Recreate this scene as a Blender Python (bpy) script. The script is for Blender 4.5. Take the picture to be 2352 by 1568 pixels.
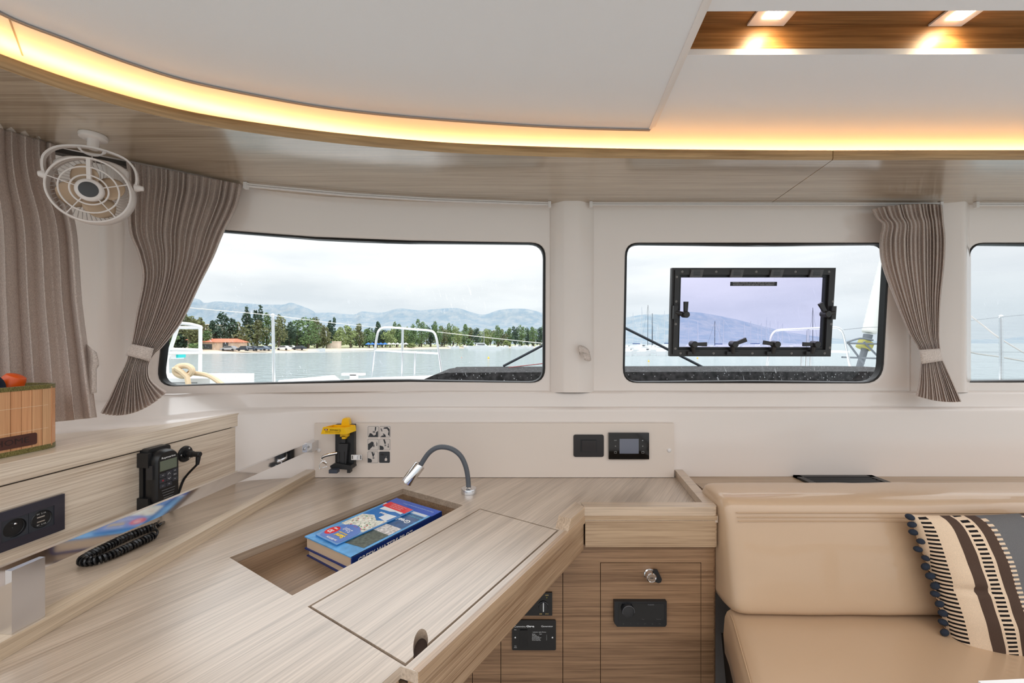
import bpy, bmesh, math, random
import numpy as np
from mathutils import Vector, Matrix, geometry, noise

for o in list(bpy.data.objects): bpy.data.objects.remove(o)
SC = bpy.context.scene
COL = SC.collection
F, HY, CX, CZ = 930.0, 788.0, 1176.0, 1.28      # focal length (px), horizon row, centre column, eye height

# ------------------------------------------------------------------ camera
cam_d = bpy.data.cameras.new('camera'); cam = bpy.data.objects.new('camera', cam_d); COL.objects.link(cam)
cam_d.sensor_width = 36.0; cam_d.lens = 36.0*F/2352.0; cam_d.clip_start = 0.02; cam_d.clip_end = 9000
cam_d.shift_y = (HY-784.0)/2352.0
cam.location = (0, 0, CZ); cam.rotation_euler = (math.pi/2, 0, 0)
SC.camera = cam

# ------------------------------------------------------------------ world: overcast sky, brighter overhead
W = bpy.data.worlds.new('overcast'); SC.world = W; W.use_nodes = True
nt = W.node_tree; nt.nodes.clear()
wo = nt.nodes.new('ShaderNodeOutputWorld'); bg = nt.nodes.new('ShaderNodeBackground')
tc = nt.nodes.new('ShaderNodeTexCoord'); sx = nt.nodes.new('ShaderNodeSeparateXYZ')
rp = nt.nodes.new('ShaderNodeValToRGB'); mp = nt.nodes.new('ShaderNodeMapping'); nz = nt.nodes.new('ShaderNodeTexNoise')
mx = nt.nodes.new('ShaderNodeMix'); mx.data_type = 'RGBA'; mx.blend_type = 'MULTIPLY'
cr = nt.nodes.new('ShaderNodeValToRGB')
nt.links.new(tc.outputs['Generated'], sx.inputs[0]); nt.links.new(sx.outputs['Z'], rp.inputs[0])
e = rp.color_ramp.elements
e[0].position = 0.0; e[0].color = (.57, .63, .68, 1)
e[1].position = 1.0; e[1].color = (2.35, 2.4, 2.45, 1)
for p, c in ((.04, (.60, .65, .69, 1)), (.13, (.69, .715, .735, 1)), (.24, (.86, .87, .875, 1)), (.45, (1.35, 1.37, 1.4, 1))):
    q = e.new(p); q.color = c
nt.links.new(tc.outputs['Generated'], mp.inputs[0]); mp.inputs['Scale'].default_value = (2.2, 2.2, 9)
nt.links.new(mp.outputs[0], nz.inputs[0]); nz.inputs['Scale'].default_value = 1.6; nz.inputs['Detail'].default_value = 5
nt.links.new(nz.outputs[0], cr.inputs[0])
cr.color_ramp.elements[0].position = .32; cr.color_ramp.elements[0].color = (.86, .88, .90, 1)
cr.color_ramp.elements[1].position = .66; cr.color_ramp.elements[1].color = (1.08, 1.07, 1.06, 1)
mx.inputs['Factor'].default_value = 1
nt.links.new(rp.outputs[0], mx.inputs['A']); nt.links.new(cr.outputs[0], mx.inputs['B'])
nt.links.new(mx.outputs['Result'], bg.inputs['Color']); bg.inputs['Strength'].default_value = 1.0
nt.links.new(bg.outputs[0], wo.inputs[0])
vs = SC.view_settings
vs.view_transform = 'Standard'; vs.look = 'None'; vs.gamma = 1.0; vs.use_curve_mapping = False; vs.exposure = 0.45
LED_POWER = 17.0; SPOT_POWER = 1.0

# ------------------------------------------------------------------ helpers
def V(*a): return Vector(a) if a else Vector((0, 0, 0))
def lin(c):
    c /= 255.0
    return c/12.92 if c <= .04045 else ((c+.055)/1.055)**2.4
def rgb(r, g, b): return (lin(r), lin(g), lin(b), 1)
def ray(px, py): return V((px-CX)/F, 1, -(py-HY)/F)
def at(px, py, Y): return ray(px, py)*Y
def on_z(px, py, z):
    r = ray(px, py); return r*(z/r.z)
def on_plane(px, py, o, n):
    r = ray(px, py); return r*(o.dot(n)/r.dot(n))
def frame(o, n, up=V(0, 0, 1)):
    n = n.normalized(); x = up.cross(n).normalized(); y = n.cross(x)
    return Matrix(((x.x, y.x, n.x, o.x), (x.y, y.y, n.y, o.y), (x.z, y.z, n.z, o.z), (0, 0, 0, 1)))
class Fr:
    """A mounting plane: local x to the viewer's right, y up, z out of the surface."""
    def __init__(s, o, n, up=V(0, 0, 1)): s.o = o; s.n = n.normalized(); s.M = frame(o, n, up); s.I = s.M.inverted()
    def l(s, px, py, off=0):
        p = s.I @ on_plane(px, py, s.o+s.n*off, s.n); return (p.x, p.y)
    def w(s, x, y, z=0): return s.M @ V(x, y, z)

def catmull(pts, n):
    P = [Vector(p) for p in pts]; out = []
    for i in range(len(P)-1):
        a = P[max(i-1, 0)]; b = P[i]; c = P[i+1]; d = P[min(i+2, len(P)-1)]
        for k in range(n):
            t = k/n
            out.append(.5*((2*b)+(c-a)*t+(2*a-5*b+4*c-d)*t*t+(3*b-a-3*c+d)*t**3))
    out.append(P[-1]); return out
def rrect(w, h, r, n=5, cx=0, cy=0):
    out = []
    for qx, qy, a0 in ((1, 1, 0), (-1, 1, 90), (-1, -1, 180), (1, -1, 270)):
        for k in range(n+1):
            a = math.radians(a0+90*k/n)
            out.append((cx+qx*(w/2-r)+r*math.cos(a), cy+qy*(h/2-r)+r*math.sin(a)))
    return out

class MB:
    def __init__(s, M=None): s.bm = bmesh.new(); s.M = M if M is not None else Matrix()
    def v(s, p): return s.bm.verts.new(s.M @ Vector(p))
    def f(s, vs):
        try: return s.bm.faces.new(vs)
        except ValueError: return None
    def _bev(s, faces, b, seg):
        if b <= 0: return
        es = set()
        for f in faces:
            for e in f.edges: es.add(e)
        es = [e for e in es if len(e.link_faces) == 2 and e.calc_face_angle(0) > .6]
        bmesh.ops.bevel(s.bm, geom=es, offset=b, segments=seg, affect='EDGES', profile=.5, clamp_overlap=True)
    def hexa(s, p, b=0, seg=2):
        q = [s.v(x) for x in p]
        fs = [s.f([q[i] for i in ix]) for ix in ((0, 3, 2, 1), (4, 5, 6, 7), (0, 1, 5, 4), (1, 2, 6, 5), (2, 3, 7, 6), (3, 0, 4, 7))]
        s._bev([f for f in fs if f], b, seg); return s
    def box(s, x0, x1, y0, y1, z0, z1, b=0, seg=2):
        return s.hexa([(x0, y0, z0), (x1, y0, z0), (x1, y1, z0), (x0, y1, z0), (x0, y0, z1), (x1, y0, z1), (x1, y1, z1), (x0, y1, z1)], b, seg)
    def prism(s, pts, z0, z1, b=0, seg=2):
        a = [s.v((p[0], p[1], z0)) for p in pts]; c = [s.v((p[0], p[1], z1)) for p in pts]; n = len(pts)
        fs = [s.f(a[::-1]), s.f(c)]+[s.f([a[i], a[(i+1) % n], c[(i+1) % n], c[i]]) for i in range(n)]
        s._bev([f for f in fs if f], b, seg); return s
    def flat(s, pts):
        s.f([s.v(p) for p in pts]); return s
    def tube(s, path, r, n=8, closed=False, cap=True):
        P = [Vector(p) for p in path]; m = len(P); rings = []
        prev = None
        for i in range(m):
            if closed: t = P[(i+1) % m]-P[i-1]
            else: t = P[min(i+1, m-1)]-P[max(i-1, 0)]
            t.normalize()
            if prev is None:
                a = V(0, 0, 1) if abs(t.z) < .9 else V(1, 0, 0)
                u = t.cross(a).normalized()
            else:
                u = (prev-t*prev.dot(t))
                u = u.normalized() if u.length > 1e-6 else t.orthogonal().normalized()
            prev = u; w = t.cross(u); rr = r[i] if isinstance(r, (list, tuple)) else r
            rings.append([s.v(P[i]+(u*math.cos(2*math.pi*k/n)+w*math.sin(2*math.pi*k/n))*rr) for k in range(n)])
        for i in range(m if closed else m-1):
            A = rings[i]; B = rings[(i+1) % m]
            for k in range(n): s.f([A[k], A[(k+1) % n], B[(k+1) % n], B[k]])
        if cap and not closed: s.f(rings[0][::-1]); s.f(rings[-1])
        return s
    def lathe(s, prof, o=(0, 0, 0), n=24, cap=True):
        """prof: (radius, height) along local z"""
        rings = [[s.v((o[0]+r*math.cos(2*math.pi*k/n), o[1]+r*math.sin(2*math.pi*k/n), o[2]+h)) for k in range(n)] for r, h in prof]
        for A, B in zip(rings, rings[1:]):
            for k in range(n): s.f([A[k], A[(k+1) % n], B[(k+1) % n], B[k]])
        if cap: s.f(rings[0][::-1]); s.f(rings[-1])
        return s
    def ball(s, c, r, sub=2, sc=(1, 1, 1)):
        m = Matrix.Translation(Vector(c)) @ Matrix.Diagonal((r*sc[0], r*sc[1], r*sc[2], 1))
        bmesh.ops.create_icosphere(s.bm, subdivisions=sub, radius=1, matrix=s.M @ m); return s
    def grid(s, fn, nu, nv, wrapu=False):
        R = [[s.v(fn(i/nu, j/nv)) for i in range(nu if wrapu else nu+1)] for j in range(nv+1)]
        for j in range(nv):
            for i in range(nu):
                a = R[j][i]; b = R[j][(i+1) % len(R[j])]; c = R[j+1][(i+1) % len(R[j])]; d = R[j+1][i]
                s.f([a, b, c, d])
        return s
    def sweep(s, path, prof, up=V(0, 0, 1)):
        """rectangular or other closed profile (list of (side,up)) along a path"""
        P = [Vector(p) for p in path]; rings = []
        for i in range(len(P)):
            t = (P[min(i+1, len(P)-1)]-P[max(i-1, 0)]).normalized()
            sd = t.cross(up).normalized(); uu = sd.cross(t)
            rings.append([s.v(P[i]+sd*a+uu*b) for a, b in prof])
        n = len(prof)
        for A, B in zip(rings, rings[1:]):
            for k in range(n): s.f([A[k], A[(k+1) % n], B[(k+1) % n], B[k]])
        s.f(rings[0][::-1]); s.f(rings[-1]); return s
    def build(s, name, mat, parent=None, smooth=True, ang=35, local=None):
        bm = s.bm
        bmesh.ops.recalc_face_normals(bm, faces=bm.faces[:]) if len(bm.faces) < 60000 else None
        me = bpy.data.meshes.new(name)
        if local is not None: bm.transform(local.inverted())
        else: bm.transform(Matrix.Translation((0, 0, CZ)))
        bm.to_mesh(me); bm.free()
        if smooth:
            me.shade_smooth(); me.set_sharp_from_angle(angle=math.radians(ang))
        return link(name, me, mat, parent, local)
def link(name, me, mat, parent=None, local=None):
    o = bpy.data.objects.new(name, me); COL.objects.link(o)
    if mat is not None and len(me.materials) == 0: me.materials.append(mat)
    if local is not None: o.matrix_world = Matrix.Translation((0, 0, CZ)) @ local
    if parent is not None:
        o.parent = parent; o.matrix_parent_inverse = WM[parent.name].inverted() if parent.name in WM else Matrix()
    if local is not None: WM[o.name] = Matrix.Translation((0, 0, CZ)) @ local
    return o
WM = {}
def thing(name, label, cat, loc, group=None):
    o = bpy.data.objects.new(name, None); COL.objects.link(o); o.empty_display_size = .05
    o.location = Vector(loc)+V(0, 0, CZ); WM[o.name] = Matrix.Translation(o.location)
    return tag(o, label, cat, group)
def tag(o, label, cat, group=None):
    o['label'] = label; o['category'] = cat
    if group: o['group'] = group
    return o
def struct(o, label=None):
    o['kind'] = 'structure'
    if label: o['label'] = label
    return o
def text(s, fr, x, y, h, mat, parent, z=.0006, bold=0, align='CENTER', rot=0, name='lettering', width=None):
    cu = bpy.data.curves.new('t', 'FONT'); cu.body = s; cu.size = h/.7; cu.align_x = align; cu.align_y = 'CENTER'; cu.offset = bold
    cu.resolution_u = 2
    to = bpy.data.objects.new('t', cu); me = bpy.data.meshes.new_from_object(to)
    bpy.data.objects.remove(to); bpy.data.curves.remove(cu)
    sxx = 1.0
    if width and len(me.vertices):
        xs = [v.co.x for v in me.vertices]; sxx = width/max(max(xs)-min(xs), 1e-6)
    M = (fr.M if isinstance(fr, Fr) else fr) @ Matrix.Translation((x, y, z)) @ Matrix.Rotation(rot, 4, 'Z') @ Matrix.Diagonal((sxx, 1, 1, 1))
    me.transform(Matrix.Translation((0, 0, CZ)) @ M); me.name = name
    me.materials.clear()
    return link(name, me, mat, parent)

# ------------------------------------------------------------------ materials
MATS = {}
def base(name):
    m = bpy.data.materials.new(name); m.use_nodes = True
    return m, m.node_tree, m.node_tree.nodes['Principled BSDF']
def mat(name, col, rough=.5, metal=0, spec=.5, bump=0, bscale=200, var=0, vscale=8, coat=0, sheen=0, trans=0):
    if name in MATS: return MATS[name]
    m, t, b = base(name); MATS[name] = m
    b.inputs['Base Color'].default_value = col; b.inputs['Roughness'].default_value = rough; b.inputs['Metallic'].default_value = metal
    b.inputs['Specular IOR Level'].default_value = spec; b.inputs['Coat Weight'].default_value = coat
    b.inputs['Sheen Weight'].default_value = sheen; b.inputs['Transmission Weight'].default_value = trans
    g = t.nodes.new('ShaderNodeNewGeometry')
    if bump:
        n = t.nodes.new('ShaderNodeTexNoise'); n.inputs['Scale'].default_value = bscale; n.inputs['Detail'].default_value = 3
        t.links.new(g.outputs['Position'], n.inputs['Vector'])
        q = t.nodes.new('ShaderNodeBump'); q.inputs['Strength'].default_value = bump; q.inputs['Distance'].default_value = .002
        t.links.new(n.outputs[0], q.inputs['Height']); t.links.new(q.outputs[0], b.inputs['Normal'])
    if var:
        n = t.nodes.new('ShaderNodeTexNoise'); n.inputs['Scale'].default_value = vscale; n.inputs['Detail'].default_value = 5
        t.links.new(g.outputs['Position'], n.inputs['Vector'])
        r = t.nodes.new('ShaderNodeMapRange'); r.inputs['From Min'].default_value = .3; r.inputs['From Max'].default_value = .7
        r.inputs['To Min'].default_value = 1-var; r.inputs['To Max'].default_value = 1+var
        t.links.new(n.outputs[0], r.inputs['Value'])
        x = t.nodes.new('ShaderNodeMix'); x.data_type = 'RGBA'; x.blend_type = 'MULTIPLY'; x.inputs['Factor'].default_value = 1
        x.inputs['A'].default_value = col; t.links.new(r.outputs[0], x.inputs['B']); t.links.new(x.outputs['Result'], b.inputs['Base Color'])
    return m
def wood(name, ang=0, tilt=0, light=(190, 166, 140), dark=(142, 116, 90), rough=.34, fine=240, spec=.5, coat=0, uv=False, crough=.27):
    """oak veneer; grain along world X turned by ang about Z"""
    if name in MATS: return MATS[name]
    m, t, b = base(name); MATS[name] = m
    g = t.nodes.new('ShaderNodeNewGeometry'); r = t.nodes.new('ShaderNodeVectorRotate'); r.rotation_type = 'EULER_XYZ'
    r.inputs['Rotation'].default_value = (0, tilt, -ang); t.links.new(g.outputs['Position'], r.inputs['Vector'])
    b.inputs['Coat Weight'].default_value = coat; b.inputs['Coat Roughness'].default_value = crough; b.inputs['Coat IOR'].default_value = 2.0
    if uv:
        w_ = t.nodes.new('ShaderNodeUVMap'); t.links.new(w_.outputs[0], r.inputs['Vector'])
    def layer(sc):
        q = t.nodes.new('ShaderNodeMapping'); q.inputs['Scale'].default_value = sc; t.links.new(r.outputs[0], q.inputs['Vector'])
        n = t.nodes.new('ShaderNodeTexNoise'); n.inputs['Scale'].default_value = 1; n.inputs['Detail'].default_value = 4; n.inputs['Roughness'].default_value = .6
        t.links.new(q.outputs[0], n.inputs['Vector']); return n
    n1 = layer((4, fine, fine)); n2 = layer((1.2, 38, 38)); n3 = layer((9, fine*2.1, fine*2.1))
    a = t.nodes.new('ShaderNodeMath'); a.operation = 'MULTIPLY_ADD'; a.inputs[1].default_value = .6
    t.links.new(n1.outputs[0], a.inputs[0])
    a2 = t.nodes.new('ShaderNodeMath'); a2.operation = 'MULTIPLY'; a2.inputs[1].default_value = .4; t.links.new(n2.outputs[0], a2.inputs[0])
    t.links.new(a2.outputs[0], a.inputs[2])
    a3 = t.nodes.new('ShaderNodeMath'); a3.operation = 'MULTIPLY_ADD'; a3.inputs[1].default_value = .25
    t.links.new(n3.outputs[0], a3.inputs[0]); t.links.new(a.outputs[0], a3.inputs[2])
    c = t.nodes.new('ShaderNodeValToRGB'); t.links.new(a3.outputs[0], c.inputs[0])
    c.color_ramp.elements[0].position = .46; c.color_ramp.elements[0].color = rgb(*dark)
    c.color_ramp.elements[1].position = .72; c.color_ramp.elements[1].color = rgb(*light)
    t.links.new(c.outputs[0], b.inputs['Base Color'])
    b.inputs['Roughness'].default_value = rough; b.inputs['Specular IOR Level'].default_value = spec
    q = t.nodes.new('ShaderNodeBump'); q.inputs['Strength'].default_value = .05; q.inputs['Distance'].default_value = .001
    t.links.new(n1.outputs[0], q.inputs['Height']); t.links.new(q.outputs[0], b.inputs['Normal'])
    return m
def emit(name, col, st):
    if name in MATS: return MATS[name]
    m = bpy.data.materials.new(name); m.use_nodes = True; t = m.node_tree; t.nodes.clear(); MATS[name] = m
    o = t.nodes.new('ShaderNodeOutputMaterial'); e = t.nodes.new('ShaderNodeEmission'); e.inputs[0].default_value = col; e.inputs[1].default_value = st
    t.links.new(e.outputs[0], o.inputs[0]); return m
def glass(name, tint=(1, 1, 1, 1), drops=.5, seed=0.0):
    m = bpy.data.materials.new(name); m.use_nodes = True; t = m.node_tree; t.nodes.clear(); MATS[name] = m
    o = t.nodes.new('ShaderNodeOutputMaterial'); tr = t.nodes.new('ShaderNodeBsdfTransparent'); tr.inputs[0].default_value = tint
    gl = t.nodes.new('ShaderNodeBsdfGlossy'); gl.inputs['Roughness'].default_value = .02
    fr = t.nodes.new('ShaderNodeFresnel'); fr.inputs[0].default_value = 1.35
    sc = t.nodes.new('ShaderNodeMath'); sc.operation = 'MULTIPLY'; sc.inputs[1].default_value = .35
    t.links.new(fr.outputs[0], sc.inputs[0])
    mx = t.nodes.new('ShaderNodeMixShader'); t.links.new(sc.outputs[0], mx.inputs[0]); t.links.new(tr.outputs[0], mx.inputs[1]); t.links.new(gl.outputs[0], mx.inputs[2])
    # dried salt specks and run marks
    g = t.nodes.new('ShaderNodeNewGeometry'); vo = t.nodes.new('ShaderNodeTexVoronoi'); vo.inputs['Scale'].default_value = 95
    t.links.new(g.outputs['Position'], vo.inputs['Vector'])
    nz = t.nodes.new('ShaderNodeTexNoise'); nz.inputs['Scale'].default_value = 5; nz.inputs['Detail'].default_value = 2; t.links.new(g.outputs['Position'], nz.inputs['Vector'])
    l1 = t.nodes.new('ShaderNodeMapRange'); l1.inputs['From Min'].default_value = .11; l1.inputs['From Max'].default_value = .06; t.links.new(vo.outputs['Distance'], l1.inputs['Value'])
    l2 = t.nodes.new('ShaderNodeMapRange'); l2.inputs['From Min'].default_value = .42; l2.inputs['From Max'].default_value = .56; t.links.new(nz.outputs[0], l2.inputs['Value'])
    mm = t.nodes.new('ShaderNodeMath'); mm.operation = 'MULTIPLY'; t.links.new(l1.outputs[0], mm.inputs[0]); t.links.new(l2.outputs[0], mm.inputs[1])
    rm = t.nodes.new('ShaderNodeVectorRotate'); rm.rotation_type = 'Y_AXIS'; rm.inputs['Angle'].default_value = .28; t.links.new(g.outputs['Position'], rm.inputs['Vector'])
    ma = t.nodes.new('ShaderNodeMapping'); ma.inputs['Scale'].default_value = (170, 170, 12); t.links.new(rm.outputs[0], ma.inputs['Vector'])
    ns = t.nodes.new('ShaderNodeTexNoise'); ns.inputs['Scale'].default_value = 1; ns.inputs['Detail'].default_value = 2; t.links.new(ma.outputs[0], ns.inputs['Vector'])
    l3 = t.nodes.new('ShaderNodeMapRange'); l3.inputs['From Min'].default_value = .64; l3.inputs['From Max'].default_value = .73; t.links.new(ns.outputs[0], l3.inputs['Value'])
    l4 = t.nodes.new('ShaderNodeMapRange'); l4.inputs['From Min'].default_value = .50; l4.inputs['From Max'].default_value = .64; t.links.new(nz.outputs[0], l4.inputs['Value'])
    m3 = t.nodes.new('ShaderNodeMath'); m3.operation = 'MULTIPLY'; t.links.new(l3.outputs[0], m3.inputs[0]); t.links.new(l4.outputs[0], m3.inputs[1])
    ad = t.nodes.new('ShaderNodeMath'); ad.operation = 'MAXIMUM'; t.links.new(mm.outputs[0], ad.inputs[0]); t.links.new(m3.outputs[0], ad.inputs[1])
    m4 = t.nodes.new('ShaderNodeMath'); m4.operation = 'MULTIPLY'; m4.inputs[1].default_value = drops; t.links.new(ad.outputs[0], m4.inputs[0])
    tl = t.nodes.new('ShaderNodeBsdfTranslucent'); tl.inputs[0].default_value = (.9, .92, .95, 1)
    m2 = t.nodes.new('ShaderNodeMixShader'); t.links.new(m4.outputs[0], m2.inputs[0]); t.links.new(mx.outputs[0], m2.inputs[1]); t.links.new(tl.outputs[0], m2.inputs[2])
    t.links.new(m2.outputs[0], o.inputs[0]); return m
def fabric(name, c1, c2, scale=(900, 900, 260), transl=0):
    if name in MATS: return MATS[name]
    m, t, b = base(name); MATS[name] = m
    g = t.nodes.new('ShaderNodeNewGeometry'); q = t.nodes.new('ShaderNodeMapping'); q.inputs['Scale'].default_value = scale; t.links.new(g.outputs['Position'], q.inputs['Vector'])
    n = t.nodes.new('ShaderNodeTexNoise'); n.inputs['Scale'].default_value = 1; n.inputs['Detail'].default_value = 3; t.links.new(q.outputs[0], n.inputs['Vector'])
    c = t.nodes.new('ShaderNodeValToRGB'); t.links.new(n.outputs[0], c.inputs[0])
    c.color_ramp.elements[0].position = .35; c.color_ramp.elements[0].color = c1; c.color_ramp.elements[1].position = .65; c.color_ramp.elements[1].color = c2
    t.links.new(c.outputs[0], b.inputs['Base Color']); b.inputs['Roughness'].default_value = .85; b.inputs['Sheen Weight'].default_value = .25; b.inputs['Specular IOR Level'].default_value = .2
    p = t.nodes.new('ShaderNodeBump'); p.inputs['Strength'].default_value = .25; p.inputs['Distance'].default_value = .001; t.links.new(n.outputs[0], p.inputs['Height']); t.links.new(p.outputs[0], b.inputs['Normal'])
    if transl:
        tl = t.nodes.new('ShaderNodeBsdfTranslucent'); t.links.new(c.outputs[0], tl.inputs[0]); ms = t.nodes.new('ShaderNodeMixShader'); ms.inputs[0].default_value = transl
        t.links.new(b.outputs[0], ms.inputs[1]); t.links.new(tl.outputs[0], ms.inputs[2]); t.links.new(ms.outputs[0], t.nodes['Material Output'].inputs[0])
    return m

DA = math.radians(90-32.5)       # chart-table grain direction, turned from world X
GEL = mat('gelcoat', rgb(237, 226, 218), .16, spec=.5)
GELM = mat('headliner vinyl', rgb(234, 235, 238), .6, bump=.12, bscale=900)
WDESK = wood('oak veneer desk', DA, light=(194, 174, 154), dark=(142, 122, 102), rough=.36, coat=1, crough=.3)
WX = wood('oak veneer cross', 0)
WCAB = wood('oak veneer cabinet', 0, light=(152, 118, 88), dark=(96, 68, 46), rough=.42)
WSOF = wood('oak veneer soffit', 0, light=(192, 172, 148), dark=(142, 122, 98), rough=.3, coat=1, crough=.17)
WPAN = wood('oak veneer ledge', math.radians(83), light=(242, 226, 206), dark=(194, 170, 146), coat=.6)
WREC = wood('oak veneer recess', 0, light=(176, 128, 78), dark=(120, 80, 44), rough=.4, fine=180)
CHROME = mat('chrome', (.82, .82, .83, 1), .07, 1)
STEEL = mat('stainless', (.72, .72, .73, 1), .22, 1)
BLK = mat('black plastic', rgb(24, 24, 26), .42)
BLKG = mat('black gloss', rgb(8, 8, 10), .07)
RUB = mat('black rubber gasket', rgb(14, 13, 13), .45)
ANTH = mat('anthracite plastic', rgb(48, 52, 60), .4)
GREY = mat('grey plastic', rgb(120, 120, 124), .4)
WPL = mat('white plastic', rgb(232, 226, 222), .3)
WPAINT = mat('white print', rgb(235, 235, 235), .5)
LEA = mat('cream leather', rgb(192, 162, 132), .33, bump=.08, bscale=700, coat=.5)
FAB = fabric('linen curtain', rgb(204, 188, 178), rgb(244, 230, 220), transl=.38)
YEL = mat('yellow plastic', rgb(250, 196, 10), .35)
NAVY = mat('navy cloth', rgb(30, 36, 50), .8)

# ================================================================== THE SETTING
def smooth_curve(kx, ky, w=.06):
    xs = np.linspace(kx[0]-.3, kx[-1]+.3, 1400); ys = np.interp(xs, kx, ky)
    n = max(3, int(w/(xs[1]-xs[0]))); k = np.hanning(2*n+1); k /= k.sum()
    yp = np.pad(ys, n, mode='edge'); ys = np.convolve(yp, k, 'valid')
    return lambda x: float(np.interp(x, xs, ys))
YT = smooth_curve([-1.75, -1.4, -1.17, -.925, -.673, -.363, .1, 2.8], [.86, 1.09, 1.21, 1.298, 1.378, 1.43, 1.455, 1.455])
YB = smooth_curve([-1.75, -1.45, -1.3, -1.21, -.89, -.3, 2.8], [1.0, 1.24, 1.35, 1.406, 1.436, 1.50, 1.50])
def yw(x, z):
    t = (z+.148)/.511; return YB(x)+(YT(x)-YB(x))*t
def on_wall(px, py, off=0):
    Y = 1.4
    for _ in range(30):
        r = ray(px, py)*Y; Y = .5*Y+.5*(yw(r.x, r.z)-off)
    return ray(px, py)*Y

def outline(corners, rad, n=6):
    """rounded polygon in pixels from corner points"""
    out = []; m = len(corners)
    for i in range(m):
        p = Vector(corners[i]); a = Vector(corners[i-1]); b = Vector(corners[(i+1) % m]); r = rad[i]
        if r == 0: out.append(p); continue
        u = (a-p).normalized(); w = (b-p).normalized()
        for k in range(n+1):
            t = k/n; out.append((p+u*r)*(1-t)**2+2*t*(1-t)*p+(p+w*r)*t*t)
    # subdivide long edges
    res = []
    for i in range(len(out)):
        a = out[i]; b = out[(i+1) % len(out)]; k = max(1, int((b-a).length/45))
        for j in range(k): res.append(a.lerp(b, j/k))
    return res
W1 = outline([(398, 519), (513, 528), (722, 543.5), (940, 552), (1253, 557), (1252, 879), (940, 876), (700, 880), (480, 884), (357, 888)], [20, 0, 0, 0, 34, 34, 0, 0, 0, 42])
W2 = outline([(1437, 557), (2047, 557), (2029, 880), (1431, 879)], [30, 30, 44, 34])
W3 = outline([(2228, 557), (2640, 557), (2640, 878), (2198, 878)], [34, 30, 30, 32])
W4 = outline([(-170, 548), (96, 548), (96, 872), (-170, 872)], [24, 24, 24, 24])
ZB, ZTOP = -.176, .64
def panel_mesh(mb, loop, X0, X1):
    P = [on_wall(q.x, q.y) for q in loop]
    c = sum((V(p.x, 0, p.z) for p in P), V())/len(P); n = len(P)
    def edge(p, m=.014):           # start of the rolled edge
        d = V(p.x-c.x, 0, p.z-c.z).normalized(); return V(p.x+d.x*m, 0, p.z+d.z*m)
    rect = [(X1, ZTOP), (X0, ZTOP), (X0, ZB), (X1, ZB)]
    outer = []
    for p in P:
        d = V(p.x-c.x, 0, p.z-c.z); t = 1e9
        for lim, comp, cc in ((X0, d.x, c.x), (X1, d.x, c.x), (ZB, d.z, c.z), (ZTOP, d.z, c.z)):
            if abs(comp) > 1e-9:
                k = (lim-cc)/comp
                if k > 0: t = min(t, k)
        outer.append(V(c.x+d.x*t, 0, c.z+d.z*t))
    for rx, rz in rect:
        i = min(range(n), key=lambda i: (outer[i].x-rx)**2+(outer[i].z-rz)**2); outer[i] = V(rx, 0, rz)
    E = [edge(p) for p in P]; rings = []
    M = edge; 
    rings.append([V(p.x, p.y+.022, p.z) for p in P])
    rings.append([V(p.x, p.y+.004, p.z) for p in P])
    q = [edge(p, .004) for p in P]; rings.append([V(a.x, yw(a.x, a.z)+.0008, a.z) for a in q])
    for t in (0, .12, .3, .5, .75, 1.0):
        R = []
        for a, b in zip(E, outer):
            r = a.lerp(b, t); R.append(V(r.x, yw(r.x, r.z), r.z))
        rings.append(R)
    vr = [[mb.v(p) for p in R] for R in rings]
    for A, B in zip(vr, vr[1:]):
        for i in range(n): mb.f([A[i], A[(i+1) % n], B[(i+1) % n], B[i]])
XM1, XM2, XL, XR = .1375, 1.49, -1.29, 2.75
mb = MB()
panel_mesh(mb, W1, XL, XM1); panel_mesh(mb, W2, XM1, XM2); panel_mesh(mb, W3, XM2, XR)
panel_mesh(mb, W4, -1.84, XL)
# lower wall: sill, step and the face behind the chart table
LO = [(2.75, 1.46), (1.6, 1.46), (.8, 1.46), (.3, 1.46), (0, 1.46), (-.2, 1.46), (-.35, 1.46), (-.48, 1.46), (-.6, 1.46), (-.75, 1.455), (-.88, 1.43), (-.955, 1.385), (-.985, 1.30), (-1.03, 1.21), (-1.2, 1.09), (-1.42, .96), (-1.84, .8)]
UPX = [2.75, 1.6, .8, .3, 0, -.2, -.35, -.48, -.6, -.75, -.9, -1.02, -1.12, -1.2, -1.33, -1.5, -1.84]
lev = []
up = [V(x, yw(x, ZB), 0) for x in UPX]; lo = [V(x, y, 0) for x, y in LO]
wgt = [0, 0, 0, 0, 0, 0, 0, 0, 0, .25, .8, 1, 1, 1, 1, 1, 1]
def mixl(f_flat, f_slope, z):
    out = []
    for i in range(len(up)):
        flat = V(up[i].x, f_flat(i), 0); sl = up[i].lerp(lo[i], f_slope); out.append(flat.lerp(sl, wgt[i])+V(0, 0, z))
    return catmull(out, 8)
lev.append(catmull([p+V(0, 0, ZB) for p in up], 8))
lev.append(mixl(lambda i: 1.490, .10, -.180))
lev.append(mixl(lambda i: 1.485, .14, -.1825))
lev.append(mixl(lambda i: 1.4835, .18, -.187))
lev.append(mixl(lambda i: 1.4815, .52, -.2255))
lev.append(mixl(lambda i: 1.479, .62, -.2315))
lev.append(mixl(lambda i: 1.469, .76, -.2345))
lev.append(mixl(lambda i: 1.463, .88, -.2375))
lev.append(mixl(lambda i: 1.460, .97, -.2425))
lev.append(catmull([p+V(0, 0, -.25) for p in lo], 8))
lev.append(catmull([p+V(0, 0, -1.28) for p in lo], 8))
vr = [[mb.v(p) for p in L] for L in lev]
for A, B in zip(vr, vr[1:]):
    for i in range(len(A)-1): mb.f([A[i], A[i+1], B[i+1], B[i]])
wf = struct(mb.build('wall_front', GEL, ang=50), 'white gelcoat front wall with three window openings and stepped sill')
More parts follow.
